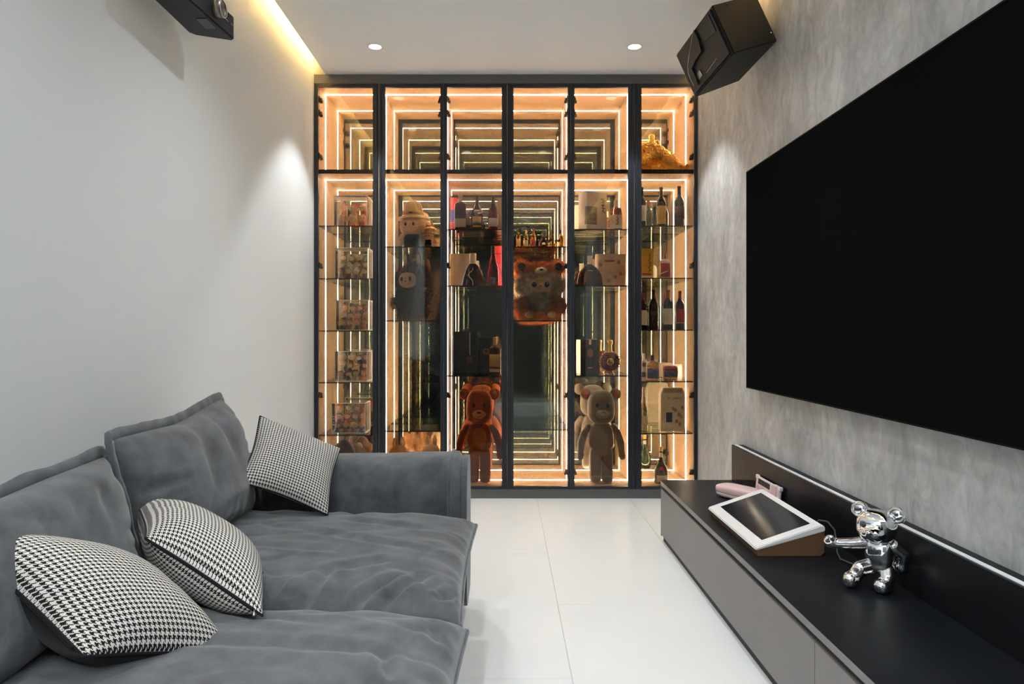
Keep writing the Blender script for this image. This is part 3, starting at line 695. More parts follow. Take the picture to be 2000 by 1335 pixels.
P_DARK = mat('ink', (.03, .02, .018), .6); P_PICT = mat('picture_brown', (.20, .06, .025), .5, noise_amt=.7, nscale=(30, 30, 30)); P_BLUE = mat('label_blue', (.10, .14, .30), .5, noise_amt=.8, nscale=(60, 60, 60))
F_RED = mat('foil_red', (.30, .02, .02), .35); F_BLACK = mat('foil_black', (.02, .015, .014), .4); F_GOLD = mat('foil_gold', (.75, .45, .16), .35, metal=.6); F_PALE = mat('cap_pale', (.75, .58, .42), .4); F_BROWN = mat('foil_brown', (.17, .05, .035), .4)
BORD = [(0, 0), (.94, 0), (1, .02), (1, .60), (.95, .65), (.80, .70), (.50, .755), (.38, .79), (.35, .84), (.35, .955), (.40, .96), (.40, .985), (.36, 1), (0, 1)]
SHOUL = [(0, 0), (.95, 0), (1, .02), (1, .66), (.96, .71), (.80, .745), (.45, .765), (.36, .79), (.34, .95), (.38, .955), (.38, 1), (0, 1)]
SLOPE = [(0, 0), (.78, 0), (.86, .03), (.97, .16), (1, .34), (.97, .48), (.84, .58), (.60, .67), (.40, .74), (.30, .79), (.29, .955), (.33, .96), (.33, 1), (0, 1)]
ROUNDS = [(0, 0), (.90, 0), (.97, .02), (1, .10), (1, .48), (.95, .58), (.78, .66), (.50, .72), (.36, .77), (.33, .82), (.33, 1), (0, 1)]
CHAMP = [(0, 0), (.93, 0), (1, .03), (1, .38), (.90, .50), (.62, .66), (.40, .80), (.34, .86), (.34, 1), (0, 1)]
DOME = [(0, 0), (.94, 0), (1, .05), (.985, .20), (.90, .38), (.74, .52), (.50, .63), (.26, .70), (.19, .73), (.17, .78), (.17, .95), (.20, .96), (.20, 1), (0, 1)]
FLARE = [(0, 0), (.96, 0), (1, .02), (.97, .10), (.86, .28), (.70, .46), (.52, .60), (.38, .66), (.30, .675), (.29, .69), (.29, 1), (0, 1)]
WAIST = [(0, 0), (.86, 0), (.92, .02), (1, .25), (.98, .36), (.80, .52), (.52, .66), (.36, .76), (.30, .84), (.30, .97), (.34, .975), (.34, 1), (0, 1)]
FLASK = [(0, 0), (.96, 0), (1, .02), (1, .62), (.93, .70), (.70, .75), (.36, .78), (.30, .80), (.30, 1), (0, 1)]
BULB = [(0, 0), (.86, 0), (.93, .03), (1, .22), (.97, .34), (.78, .46), (.48, .56), (.28, .66), (.22, .76), (.20, .88), (.24, .885), (.24, 1), (0, 1)]
MINI = [(0, 0), (.93, 0), (1, .03), (1, .55), (.85, .64), (.50, .74), (.36, .80), (.33, .84), (.33, 1), (0, 1)]
def bottle(label, p0, p1, top, zb, prof, gm, cap, labels=(), y=YI, sy=1.0, n=2.0, name='wine_bottle', group='bottles in the display cabinet', H=None, rz=0):
    H = H or wz(top, y) - zb; R = (p1 - p0) / 2 * y / 1333; x = wx((p0 + p1) / 2, y)
    t = thing(name, label, 'bottle', (x, y, zb), rz, group)
    obj('glass_body', lathe(B(), [(r * R, z * H) for r, z in prof], 32, 1, sy, n=n), gm, t, True)
    if cap:
        z0, cm = cap; zz = [z0 + (1 - z0) * k / 10 for k in range(11)]
        pr = [(rad(prof, z) * R * 1.05 + .0006, z * H) for z in zz]
        obj('cap', lathe(B(), pr + [(pr[-1][0] * .9, H + .001), (0, H + .001)], 24, 1, max(sy, .8), n=2), cm, t, True)
    for z0, z1, ang, lm in labels:
        obj('label', patch(B(), rad(prof, z0) * R * 1.004 + .0003, z0 * H, z1 * H, -ang, ang, 1, sy, n=n, r1=rad(prof, z1) * R * 1.004 + .0003), lm, t, True)
    return t, R, H
def strokes(parent, x, y, z0, z1, wd, m, seed, dirx=(1, 0, 0), name='brush_lettering', k=9):
    # a column of dark brush marks printed on a face that looks towards -Y (or along dirx turned)
    rng = random.Random(seed); bm = B(); d = Vector(dirx); nrm = Vector((d.y, -d.x, 0)); o = Vector((x, y, 0))
    for i in range(k):
        zc = z1 + (z0 - z1) * (i + .5) / k; a = rng.choice((0, .3, -.6, 1.2, -1.0)); l = wd * rng.uniform(.3, .6); w_ = wd * rng.uniform(.07, .13); c0 = rng.uniform(-.2, .2) * wd
        u = Vector((math.cos(a), math.sin(a))); v = Vector((-math.sin(a), math.cos(a))); q4 = []
        for s, t_ in ((-1, -1), (1, -.6), (1, .6), (-1, 1)):
            pt = u * l * s + v * w_ * t_; q4.append(o + d * (c0 + pt.x) + Vector((0, 0, zc + pt.y)))
        lo = [bm.verts.new(p_) for p_ in q4]; hi = [bm.verts.new(p_ + nrm * .0006) for p_ in q4]
        bm.faces.new(lo); bm.faces.new(hi)
        for e in range(4): bm.faces.new((lo[e], lo[(e + 1) % 4], hi[(e + 1) % 4], hi[e]))
    return obj(name, bm, m, parent)
def gift_box(label, p0, p1, top, zb, d, m, y=YI, rz=0, name='gift_box', w=None, H=None, cat='box', group='gift boxes in the display cabinet'):
    H = H or wz(top, y) - zb; W = w or (p1 - p0) * y / 1333
    t = thing(name, label, cat, (wx((p0 + p1) / 2, y), y, zb), rz, group)
    b = obj('carton', bx(-W / 2, W / 2, 0, d, 0, H, bev=.0012), m, t)
    obj('lid_seam', bx(-W / 2 - .0003, W / 2 + .0003, -.0003, d + .0003, H * .93, H * .93 + .0008), mat('seam_brown', (.12, .08, .05), .8), t)  # thin dark brown line marking the lid joint
    return t, W, H
def flat(parent, name, x0, x1, z0, z1, m, y=-.0004): return obj(name, bx(x0, x1, y - .0004, y + .0004, z0, z1), m, parent)
zA, zB, zC, zD, zE, zF = SHELF

# --- column three (left of centre): bottles and boxes
t, W, H = gift_box('red and blue patterned carton behind the square-shouldered bottle', 880, 900, 382, zC[0], .09, mat('carton_red', (.55, .05, .05), .5), y=4.66)
flat(t, 'printed_band', -W / 2, W / 2, H * .30, H * .62, mat('band_blue', (.08, .07, .20), .5)); flat(t, 'lid_band', -W / 2, W / 2, H * .95, H, P_DARK)
for k in range(5): flat(t, 'printed_stripe', -W / 2, W / 2, H * (.04 + .05 * k), H * (.055 + .05 * k), P_DARK, -.0008)
bottle('dark square-shouldered bottle with a cream label, left on the top shelf of its column', 888, 910.5, 378, zC[0], SHOUL, G_DEEP, (.78, F_PALE), [(.10, .33, .9, P_CREAM)], sy=.7, n=4, name='cognac_bottle', y=4.58)
bottle('dark sloping bottle with a gold label between two other bottles', 920, 943.5, 382, zC[0], SLOPE, G_DARK, (.80, F_BROWN), [(.10, .40, .85, P_GOLD), (.52, .58, .6, P_CREAM)], name='cognac_bottle', y=4.58)
bottle('reddish rounded bottle with brown foil beside the cream carton', 953, 973, 383, zC[0], ROUNDS, G_RED, (.78, F_BROWN), [(.12, .36, .95, P_WHITE)], name='cognac_bottle', y=4.58)
gift_box('narrow cream carton beside the reddish bottle on the top shelf', 971, 985, 386, zC[0], .07, P_CREAM, y=4.63)
t, W, H = gift_box('plain beige carton behind the trapezoid decanter', 879, 926, 495, zC[1], .08, mat('carton_beige', (.50, .36, .25), .6), y=4.66, rz=.12)
flat(t, 'painted_lit_edge', -W / 2, -W / 2 + .022, 0.003, H - .003, F_GOLD)  # gold strip colours in the lit left side of the carton
t, R, H = bottle('flared trapezoid decanter of dark red cognac with a tan stopper', 902, 945, 495, zC[1], FLARE, G_DEEP, (.69, F_PALE), sy=.42, n=3, name='cognac_decanter', y=4.58)
sw = [(.0, .56), (.02, .50), (-.10, .46), (-.30, .42), (-.36, .34), (-.25, .26), (-.05, .20), (.02, .10), (.0, .02)]
obj('glass_swirl', tube(B(), [(x * R, -rad(FLARE, z) * R * .42 - .001, z * H) for x, z in sw], .0022, 6), F_PALE, t, True)
bottle('tall slim-waisted bottle of red liqueur with a black neck', 952, 974, 480, zC[1], WAIST, G_RED, (.80, F_BLACK), [(.05, .22, .5, P_BLUE)], name='liqueur_bottle', y=4.58)
t, W, H = gift_box('tall bright red carton behind the slim red bottle', 966, 986, 480, zC[1], .07, mat('carton_scarlet', (.80, .06, .05), .5), y=4.66)
strokes(t, .01, -.0005, H * .1, H * .75, .03, P_BLUE, 5, name='blue_print'); flat(t, 'print_line', -W / 2, W / 2, H * .80, H * .815, P_DARK)
BLK = mat('carton_black', (.010, .008, .008), .35)
t, W, H = gift_box('black carton printed with a bottle, left on the low shelf', 885, 933, 647, zC[2], .09, BLK, y=4.60)
flat(t, 'printed_neck', W * .16, W * .20, H * .45, H * .98, F_PALE); flat(t, 'printed_label', W * .06, W * .28, H * .28, H * .42, mat('print_rose', (.22, .09, .06), .5))
t, W, H = gift_box('dark blue carton with a pale flower print next to the black carton', 935, 968, 659, zC[2], .08, mat('carton_navy', (.012, .013, .022), .4), y=4.64)
bm = B()
for k in range(9):
    a = 2 * PI * k / 9; ball(bm, (-W * .05 + .018 * math.cos(a), -.0006, H * .62 + .016 * math.sin(a)), (.009, .0012, .007), 10, 6)
obj('flower_print', bm, mat('print_mauve', (.32, .17, .15), .6), t, True)
bottle('small square whisky bottle with gold label in front of the dark blue carton', 955, 978, 659, zC[2], FLASK, G_AMB, (.80, F_GOLD), [(.22, .55, .8, P_GOLD), (.08, .16, .8, P_CREAM)], sy=.7, n=4, name='whisky_bottle', y=4.565)

# --- column four: miniatures
minis = [(1008.5, 1017, 446, MINI, G_GOLD, F_BROWN, 'first from the left, brown capped'), (1023, 1032, 450, MINI, G_GOLD, F_GOLD, 'second from the left'), (1037, 1046.5, 446, ROUNDS, G_GOLD, F_RED, 'third from the left, red capped'),
    (1053, 1070, 453, FLARE, G_DEEP, F_BROWN, 'squat and dark red'), (1073.5, 1083, 449, MINI, G_GOLD, F_BLACK, 'with a slanting dark label, beside the squat dark one'), (1091, 1100, 449, MINI, G_GOLD, F_BLACK, 'rightmost of the row, with a slanting dark label')]
for k, (a, b, tp, pf, gm, cm, ds) in enumerate(minis):
    t, R, H = bottle('miniature bottle above the orange plush, ' + ds, a, b, tp, zD[0], pf, gm, (.82 if pf is not FLARE else .7, cm), [] if k > 2 else [(.12, .45, .9, (P_GOLD, P_CREAM, P_RED)[k])], y=4.57, name='miniature_bottle', group='miniature bottles above the orange plush', sy=.8)
    if k > 3: obj('label', bx(-R * .8, R * .8, -R * .8 - .0012, -R * .8 + .004, H * .36, H * .5), P_DARK, t).rotation_euler = (0, -.3, 0)
    if k == 3: obj('emblem', ball(B(), (0, -R * .62, H * .25), (R * .4, .003, H * .1), 14, 8), P_WHITE, t, True)

# --- column five
xc, yc = wx(1146, 4.52), 4.52
t = thing('gift_box', 'cream presentation carton set cornerwise, with a dark square picture', 'box', (xc, yc, zE[0]), .50, 'gift boxes in the display cabinet')
H = wz(373, 4.52) - zE[0]
obj('carton', bx(0, .165, 0, .095, 0, H, bev=.0012), P_CREAM, t)
PW = mat('wave_picture', (.20, .15, .13), .5, noise_amt=.85, nscale=(28, 28, 42))
flat(t, 'picture', .0, .083, H * .16, H * .62, PW); obj('picture_fold', bx(-.0006, .0, .001, .02, H * .16, H * .62), PW, t)
strokes(t, .132, -.0004, H * .50, H * .86, .034, P_DARK, 8)
t, R, H = bottle('pinkish round-shouldered spirit bottle beside the cream presentation carton', 1191, 1215, 391, zE[0], FLASK, G_PINK, (.80, F_PALE), [(.10, .52, 1.0, P_CREAM)], sy=.75, n=3, name='spirit_bottle', y=4.60)
strokes(t, R * .15, -R * .8, H * .2, H * .5, .02, P_DARK, 9)
t, R, H = bottle('fan-shaped decanter of dark red cognac in front of the pale pink tin', 1127, 1177, 500, zE[1], DOME, G_DEEP, (.73, F_PALE), sy=.38, name='cognac_decanter', y=4.565)
flat(t, 'gilt_lettering', -R * .22, R * .22, H * .50, H * .515, F_GOLD, -R * .30)
yy = 4.655; W = (1222 - 1163) * yy / 1333; H = wz(497, yy) - zE[1]
t = thing('gift_tin', 'pale pink tin with faint brown blooms behind the fan-shaped decanter', 'tin', (wx(1192.5, yy), yy, zE[1]), 0, 'gift boxes in the display cabinet')
obj('tin_body', lathe(B(), [(0, 0), (W / 2, 0), (W / 2, H * .93), (0, H * .93)], 48, 1, .42, n=6), mat('tin_pink', (.66, .44, .33), .35, noise_amt=.3, nscale=(14, 14, 14)), t)
obj('lid', lathe(B(), [(0, H * .93), (W / 2 + .001, H * .93), (W / 2 + .001, H), (0, H)], 48, 1, .43, n=6), mat('tin_lid', (.60, .42, .32), .3), t)
flat(t, 'printed_lettering', -W * .22, W * .1, H * .76, H * .81, mat('print_maroon', (.25, .03, .03), .5), -W * .212)
for k, (fx, fz) in enumerate(((-.36, .66), (.24, .74), (.3, .4), (.12, .3), (-.1, .18))): obj('printed_bloom', ball(B(), (fx * W, -W * .2085, fz * H), (.012, .0015, .014), 12, 8), mat('print_tan', (.40, .20, .10), .6), t, True)
t, W, H = gift_box('dark carton with an oval gold emblem left of the round decanter', 1133, 1172, 663, zE[2], .09, mat('carton_brown', (.026, .012, .010), .4), y=4.62, rz=.22)
obj('emblem', ball(B(), (0, -.0006, H * .60), (.022, .0014, .030), 20, 10), mat('print_copper', (.32, .10, .04), .5), t, True); flat(t, 'print_line', -.016, .016, H * .17, H * .20, F_GOLD); flat(t, 'ribbon', -.008, .008, H * .86, H, F_PALE)
obj('painted_lit_side', bx(-W / 2 - .0008, -W / 2, .001, .089, .001, H - .001), P_CREAM, t)  # cream sheet paints the light falling on this side of the carton
# round faceted decanter
yy = 4.58; t = thing('cognac_decanter', 'round jewel-like decanter with a scalloped gold rim and gold neck', 'bottle', (wx(1191, yy), yy, zE[2]), 0, 'bottles in the display cabinet')
rr_ = .066; zc_ = .086
bm = B(); ball(bm, (0, 0, zc_), (rr_, .026, rr_), 48, 24); obj('glass_body', bm, mat('ruby_glass', (.13, .008, .012), .04, coat=1), t, True)
for k in range(24):
    a = 2 * PI * k / 24
    if k == 0: sc = obj('scallop', ball(B(), (0, 0, 0), (.008, .010, .008), 10, 8), mat('gilt_rose', (.75, .42, .22), .2, metal=.8), t, True); sc.location = (rr_ * math.cos(a), 0, zc_ + rr_ * math.sin(a)); continue
    o = link(bpy.data.objects.new('scallop', sc.data), t); o.location = (rr_ * math.cos(a), 0, zc_ + rr_ * math.sin(a))
for k in range(16):
    a = 2 * PI * k / 16; obj('facet_rib', tube(B(), [(.03 * math.cos(a), -.0245, zc_ + .03 * math.sin(a)), (.048 * math.cos(a), -.0195, zc_ + .048 * math.sin(a)), (.062 * math.cos(a), -.010, zc_ + .062 * math.sin(a))], .0022, 6), 'ruby_glass', t, True)
obj('foot', lathe(B(), [(0, 0), (.03, 0), (.028, .012), (.018, .02), (0, .02)], 24, 1, .6), 'gilt_rose', t, True)
obj('neck', lathe(B(), [(0, .145), (.018, .145), (.014, .165), (.014, .200), (.019, .206), (.019, .226), (.012, .232), (0, .232)], 24), 'gold_trim', t, True)
obj('emblem', tube(B(), [(.020 * math.cos(a), -.0275, zc_ + .020 * math.sin(a)) for a in [2 * PI * k / 24 for k in range(24)]], .004, 8, closed=True), 'gold_trim', t, True)
obj('emblem_letter', tube(B(), [(-.006, -.029, zc_ - .011), (-.006, -.029, zc_ + .011), (.003, -.029, zc_ + .010), (.009, -.029, zc_), (.003, -.029, zc_ - .010), (-.006, -.029, zc_ - .011)], .0022, 6), 'gold_trim', t, True)

# --- column six
g6 = 'bottles in the display cabinet'
bottle('dark wine bottle with a white label, half hidden by the frame, above the gold carton', 1244, 1262, 366, zF[0], BORD, G_DARK, (.80, F_BLACK), [(.17, .55, 1.0, P_WHITE)])
bottle('dark wine bottle with a large gold label on the top shelf of the right column', 1282, 1300.5, 366, zF[0], BORD, G_DARK, (.80, F_BROWN), [(.10, .54, 1.1, P_GOLD)])
bottle('black wine bottle with a brown landscape label, nearest the grey wall on the top shelf', 1317, 1336, 364, zF[0], BORD, G_DARK, (.80, F_BLACK), [(.22, .52, 1.1, P_PICT)])
t, W, H = gift_box('gold carton with a column of dark brush lettering, right column', 1253, 1276, 485, zF[1], .06, mat('carton_gold', (.72, .40, .06), .35, metal=.3, noise_amt=.3, nscale=(8, 8, 8)), y=4.60)
strokes(t, W * .22, -.0005, H * .25, H * .86, .022, P_DARK, 12, k=12); flat(t, 'white_base', -W / 2, W / 2, .002, H * .12, P_WHITE); flat(t, 'red_foot', -W * .4, W * .3, H * .12, H * .2, P_RED)
t, R, H = bottle('white spirit bottle with a red label and red cap beside the gold carton', 1288.5, 1309, 494, zF[1], FLASK, mat('porcelain', (.80, .66, .56), .2, coat=.5), (.74, mat('cap_red', (.50, .03, .035), .35)), [(.08, .60, .95, P_RED)], name='spirit_bottle', sy=.8, n=3)
obj('white_sash', bx(-R * .9, R * .9, -R * .84, -R * .80, H * .24, H * .28), P_WHITE, t).rotation_euler = (0, -.35, 0)
bottle('red-capped wine bottle half hidden by the frame, leftmost of the four', 1247, 1263, 571, zF[2], BORD, G_WINE, (.80, F_BROWN), [(.12, .52, 1.0, P_CREAM)])
bottle('black-capped wine bottle with a dark label, second of the four', 1267, 1285, 566, zF[2], BORD, G_WINE, (.80, F_BLACK), [(.36, .46, .8, mat('label_plum', (.12, .05, .05), .5, noise_amt=.6, nscale=(80, 80, 80)))])
bottle('red-capped wine bottle with a large white label, third of the four', 1294, 1315, 566, zF[2], BORD, G_WINE, (.80, F_RED), [(.13, .53, 1.1, P_WHITE)])
bottle('red-capped wine bottle with a red label, rightmost of the four', 1319.5, 1336.5, 568, zF[2], BORD, G_WINE, (.80, F_RED), [(.18, .53, 1.1, mat('label_red', (.52, .04, .035), .5)), (.165, .18, 1.1, P_WHITE)])
bottle('white ceramic bottle with a blue heart mark, half behind the frame', 1250, 1265, 690, zF[3], FLASK, mat('porcelain', (.8, .7, .6), .2), (.82, mat('cap_white', (.8, .74, .66), .4)), [(.50, .66, .6, P_BLUE), (.1, .3, .8, P_BLUE)], name='spirit_bottle', y=4.62)
bottle('clear square bottle painted with blue figures and a blue stopper', 1262, 1286, 693, zF[3], FLASK, G_CLEAR, (.78, mat('cap_blue', (.06, .05, .16), .3)), [(.08, .46, 1.0, P_BLUE), (.52, .62, 1.0, P_GOLD)], name='spirit_bottle', sy=.8, n=4, y=4.57)
t, W, H = gift_box('pale card standing behind the small colourful bottle', 1294, 1332, 711, zF[3], .006, mat('card_pale', (.78, .56, .50), .6), y=4.68, name='greeting_card', cat='card')
flat(t, 'signature', W * .22, W * .36, H * .38, H * .42, P_RED)
t, R, H = bottle('small squat colourful painted bottle in front of the pale card', 1295, 1324, 714, zF[3], [(0, 0), (.86, 0), (.94, .05), (.97, .4), (1, .7), (.93, .9), (.7, 1), (0, 1)], mat('painted_multi', (.45, .16, .09), .3, noise_amt=.9, nscale=(40, 40, 40)), None, [(.25, .62, 1.0, P_BLUE), (.68, .86, .9, P_RED), (.1, .2, .9, P_GOLD)], name='painted_bottle', sy=.5, n=3, y=4.57)
bottle('clear sparkling wine bottle half behind the frame beside the house-shaped carton', 1249, 1266, 756, zF[4], CHAMP, G_CLEAR, (.80, F_PALE), [(.12, .34, .9, P_CREAM)], y=4.60)
yy = 4.565; W = (1337 - 1291) * yy / 1333; H = wz(757, yy) - zF[4]; t = thing('gift_box', 'cream house-shaped carton printed with a small dark bottle and flowers', 'box', (wx(1314, yy), yy, zF[4]), 0, 'gift boxes in the display cabinet')
bm = B(); pr = [(-W / 2, 0), (W / 2, 0), (W / 2, H * .86), (W * .40, H), (-W * .40, H), (-W / 2, H * .86)]
lo = [bm.verts.new((x, 0, z)) for x, z in pr]; hi = [bm.verts.new((x, .075, z)) for x, z in pr]; bm.faces.new(lo); bm.faces.new(hi)
for i in range(6): bm.faces.new((lo[i], lo[(i + 1) % 6], hi[(i + 1) % 6], hi[i]))
obj('carton', bm, P_CREAM, t)
bm = patch(B(), .019, H * .20, H * .40, -1.5, 1.5, 1, .12, off=(-W * .16, -.0003)); 
flat(t, 'printed_bottle', -W * .28, -W * .02, H * .20, H * .43, mat('print_black', (.012, .012, .02), .4)); flat(t, 'printed_label', -W * .27, -W * .03, H * .07, H * .20, P_WHITE, -.0008)
flat(t, 'window_fold', -W * .38, W * .38, H * .885, H * .975, mat('fold_brown', (.42, .30, .2), .5))
for k, (fx, fz, fm) in enumerate(((.02, .52, 'print_tan'), (.12, .48, 'print_tan'), (.26, .38, 'print_plum'), (.36, .34, 'print_olive'), (.30, .16, 'print_plum'), (.16, .22, 'print_tan'), (.40, .54, 'print_tan'))):
    mat('print_plum', (.42, .20, .17), .6); mat('print_olive', (.42, .34, .14), .6)
    obj('printed_flower', ball(B(), (fx * W, -.0006, fz * H), (.010, .0012, .013), 12, 8), fm, t, True)
def lettering(parent, s, x, y, z, size, m):
    cu = bpy.data.curves.new('lettering', 'FONT'); cu.body = s; cu.size = size; cu.align_x = 'CENTER'; cu.extrude = .0003; tmp = bpy.data.objects.new('t', cu); C.objects.link(tmp)
    me = bpy.data.meshes.new_from_object(tmp.evaluated_get(bpy.context.evaluated_depsgraph_get())); bpy.data.objects.remove(tmp); me.materials.clear()
    o = obj('lettering', me, m, parent); o.location = (x, y, z); o.rotation_euler = (PI / 2, 0, 0); return o
lettering(t, 'JP. CHENET', W * .10, -.0008, H * .735, .020, P_DARK)
t, R, H = bottle('dark green long-necked liqueur bottle with a red seal, on the cabinet floor', 1277, 1305, 872, ZF + .0, BULB, G_GREEN, (.88, F_GOLD), [(.06, .24, .8, P_CREAM)], y=4.55, name='liqueur_bottle', sy=.8)
obj('wax_seal', ball(B(), (0, -R * .68, H * .42), (.014, .006, .014), 14, 8), P_RED, t, True); obj('neck_band', lathe(B(), [(R * .25, H * .72), (R * .25 + .001, H * .76), (R * .23, H * .84)], 20), F_PALE, t, True)

# --- gilded dragon-fish on the fixed board
yy = 4.60; t = thing('gilded_statue', 'gold dragon-fish sculpture on the upper board of the right column', 'sculpture', (wx(1296, yy), yy, BT), 0)
bm = B(); path = [(-.165, .01, .17), (-.12, .0, .175), (-.07, -.01, .155), (-.01, -.02, .115), (.045, -.025, .075), (.085, -.03, .045)]; rs = [.035, .05, .058, .056, .048, .036]
for i in range(5):
    for k in range(6):
        f_ = k / 6; p_ = Vector(path[i]).lerp(Vector(path[i + 1]), f_); r0 = rs[i] * (1 - f_) + rs[i + 1] * f_; ball(bm, p_, (r0, r0 * .75, r0), 12, 8)
ball(bm, (.095, -.03, .034), (.040, .034, .032)); ball(bm, (-.13, .0, .07), (.07, .06, .075)); ball(bm, (-.03, -.01, .035), (.09, .06, .036)); ball(bm, (.05, -.02, .022), (.06, .05, .023))
me = fuse(bm, .006, 4)
for v in me.vertices: v.co += Vector(v.co).normalized() * .010 * noise.noise(Vector(v.co) * 48)
for v in me.vertices: v.co.z = max(v.co.z, 0.0005)
obj('body', me, 'gold', t, True)
sc = None
for i in range(13):
    for j in range(4):
        f_ = .6 + i * .29; k = min(int(f_), 4); p_ = Vector(path[k]).lerp(Vector(path[k + 1]), f_ - k); r0 = rs[k] + (rs[k + 1] - rs[k]) * (f_ - k); a = -.5 + j * .42 + (i % 2) * .2
        loc = p_ + Vector((0, -math.cos(a) * r0 * .76, math.sin(a) * r0))
        if sc is None: sc = obj('scale', ball(B(), (0, 0, 0), (.011, .005, .010), 8, 6), 'gold', t, True); o = sc
        else: o = link(bpy.data.objects.new('scale', sc.data), t)
        o.location = loc; o.rotation_euler = (-.3 - a, .5, 0)
obj('tail_fin', fuse(limb(limb(limb(B(), [(-.15, .0, .18), (-.17, 0, .21), (-.165, 0, .235)], [.03, .022, .008]), [(-.13, 0, .19), (-.135, 0, .225)], [.02, .008]), [(-.16, 0, .17), (-.195, 0, .20)], [.02, .008]), .005, 3), 'gold', t, True)
obj('finial', fuse(ball(ball(ball(B(), (-.082, -.01, .215), (.022, .02, .03)), (-.082, -.01, .25), .022), (-.045, -.0, .212), (.020, .016, .024)), .005, 3), 'gold', t, True)
obj('horn', tube(B(), [(.045 + .022 * math.cos(a), -.02, .130 + .010 * math.sin(a)) for a in [PI * 2 * k / 16 for k in range(16)]], .005, 8, closed=True), 'gold', t, True)
for s, z in ((-.062, .05), (-.064, .046)): obj('eye', ball(B(), (.075 if s > -.063 else .10, s, z), .007, 12, 8), mat('gold_dark', (.35, .16, .03), .3, metal=1), t, True)
me = fuse(ball(ball(ball(B(), (.140, -.02, .030), (.026, .022, .031)), (.150, -.03, .055), .014), (.125, -.03, .045), .014), .005, 2)
for v in me.vertices: v.co.z = max(v.co.z, .0005)
obj('coin_pile', me, 'gold', t, True)
rngs = random.Random(4)
for k in range(22):
    x = -.16 + .24 * rngs.random(); z = .02 + .10 * rngs.random() * (1 - (x + .16) / .3); a = rngs.uniform(0, 6)
    obj('wave_curl', tube(B(), [(x + (.004 + .0022 * m_) * math.cos(a + m_ * .8), -.062 - .002 * (k % 3), z + (.004 + .0022 * m_) * math.sin(a + m_ * .8)) for m_ in range(8)], .0034, 6), 'gold', t, True)

# --- block-shaped velvet toy bears
def velvet(name, c, s): return mat(name, c, .9, spec=.1, sheen=.9, sheen_tint=s, bump=.25, bscale=900)
def block_bear(label, px, y, body, ear_in, muzzle, belly=None):
    t = thing('toy_bear_figure', label, 'toy bear', (wx(px, y), y, ZF), 0, 'block-shaped toy bears')
    bm = B(); ball(bm, (0, 0, .505), (.0915, .080, .113), 48, 28, n=3.0)
    for v in bm.verts:
        k = (v.co.z - .40) / .22; f_ = 1.03 - .10 * max(0, k); v.co.x *= f_
    hd = obj('head', bm, body, t, True)
    for s in (-1, 1):
        e = obj('ear', ball(B(), (s * .1005, .01, .589), (.0385, .022, .040), 28, 18), body, t, True)
        obj('ear_inner', ball(B(), (s * .1005, -.004, .589), (.021, .011, .024), 20, 12), ear_in, e, True)
        obj('eye', ball(B(), (s * .034, -.077, .520), (.0095, .006, .013), 16, 10), mat('bead_black', (.008, .007, .007), .12), hd, True)
    m_ = obj('muzzle', ball(B(), (0, -.074, .463), (.045, .020, .030), 28, 16), muzzle, hd, True)
    obj('nose', ball(B(), (0, -.094, .475), (.012, .006, .008), 16, 10), 'bead_black', m_, True)
    obj('mouth', tube(B(), [(.022 * math.sin(a), -.0925 + .004 * abs(math.sin(a)), .458 - .012 * math.cos(a)) for a in [-1.1 + 2.2 * k / 12 for k in range(13)]], .0014, 6), 'bead_black', m_, True)
    bm = B(); ball(bm, (0, 0, .306), (.082, .058, .090), 40, 24, n=4.2)
    for v in bm.verts:
        k = (v.co.z - .22) / .17; v.co.x *= 1.03 - .16 * max(0, k) ** 2; v.co.y *= 1.05 - .15 * k
    ts = obj('torso', bm, body, t, True)
    if belly: obj('belly_patch', ball(B(), (0, -.056, .298), (.046, .007, .070), 28, 16, n=2.6), belly, ts, True)
    obj('hip', ball(B(), (0, 0, .205), (.072, .05, .035), 32, 16, n=3.5), body, t, True)
    for s in (-1, 1):
        bm = limb(B(), [(s * .086, 0, .368), (s * .112, -.002, .325), (s * .131, -.006, .265), (s * .138, -.014, .195)], [.024, .027, .027, .022])
        ball(bm, (s * .140, -.020, .175), (.024, .028, .027)); ball(bm, (s * .122, -.030, .185), .010)
        obj('arm', fuse(bm, .006, 4), body, t, True)
        lg = obj('leg', ball(B(), (s * .0395, 0, .115), (.0375, .046, .105), 32, 20, n=5.5), body, t, True)
        obj('foot', ball(B(), (s * .0395, -.018, .027), (.037, .055, .0265), 28, 16, n=2.6), body, lg, True)
    return t
BRV = velvet('velvet_brown', (.24, .052, .014), (1, .35, .12)); GRV = velvet('velvet_grey', (.26, .20, .155), (1, .85, .7))
block_bear('tall brown velvet block-shaped toy bear on the cabinet floor', 936.4, 4.60, BRV, velvet('velvet_rust', (.36, .09, .025), (1, .5, .2)), velvet('velvet_tan', (.50, .20, .07), (1, .7, .4)), velvet('velvet_amber', (.34, .11, .025), (1, .5, .2)))
block_bear('tall grey velvet block-shaped toy bear with pink inner ears on the cabinet floor', 1173.5, 4.60, GRV, velvet('velvet_coral', (.62, .14, .10), (1, .5, .4)), velvet('velvet_pale', (.42, .34, .27), (1, .9, .8)))

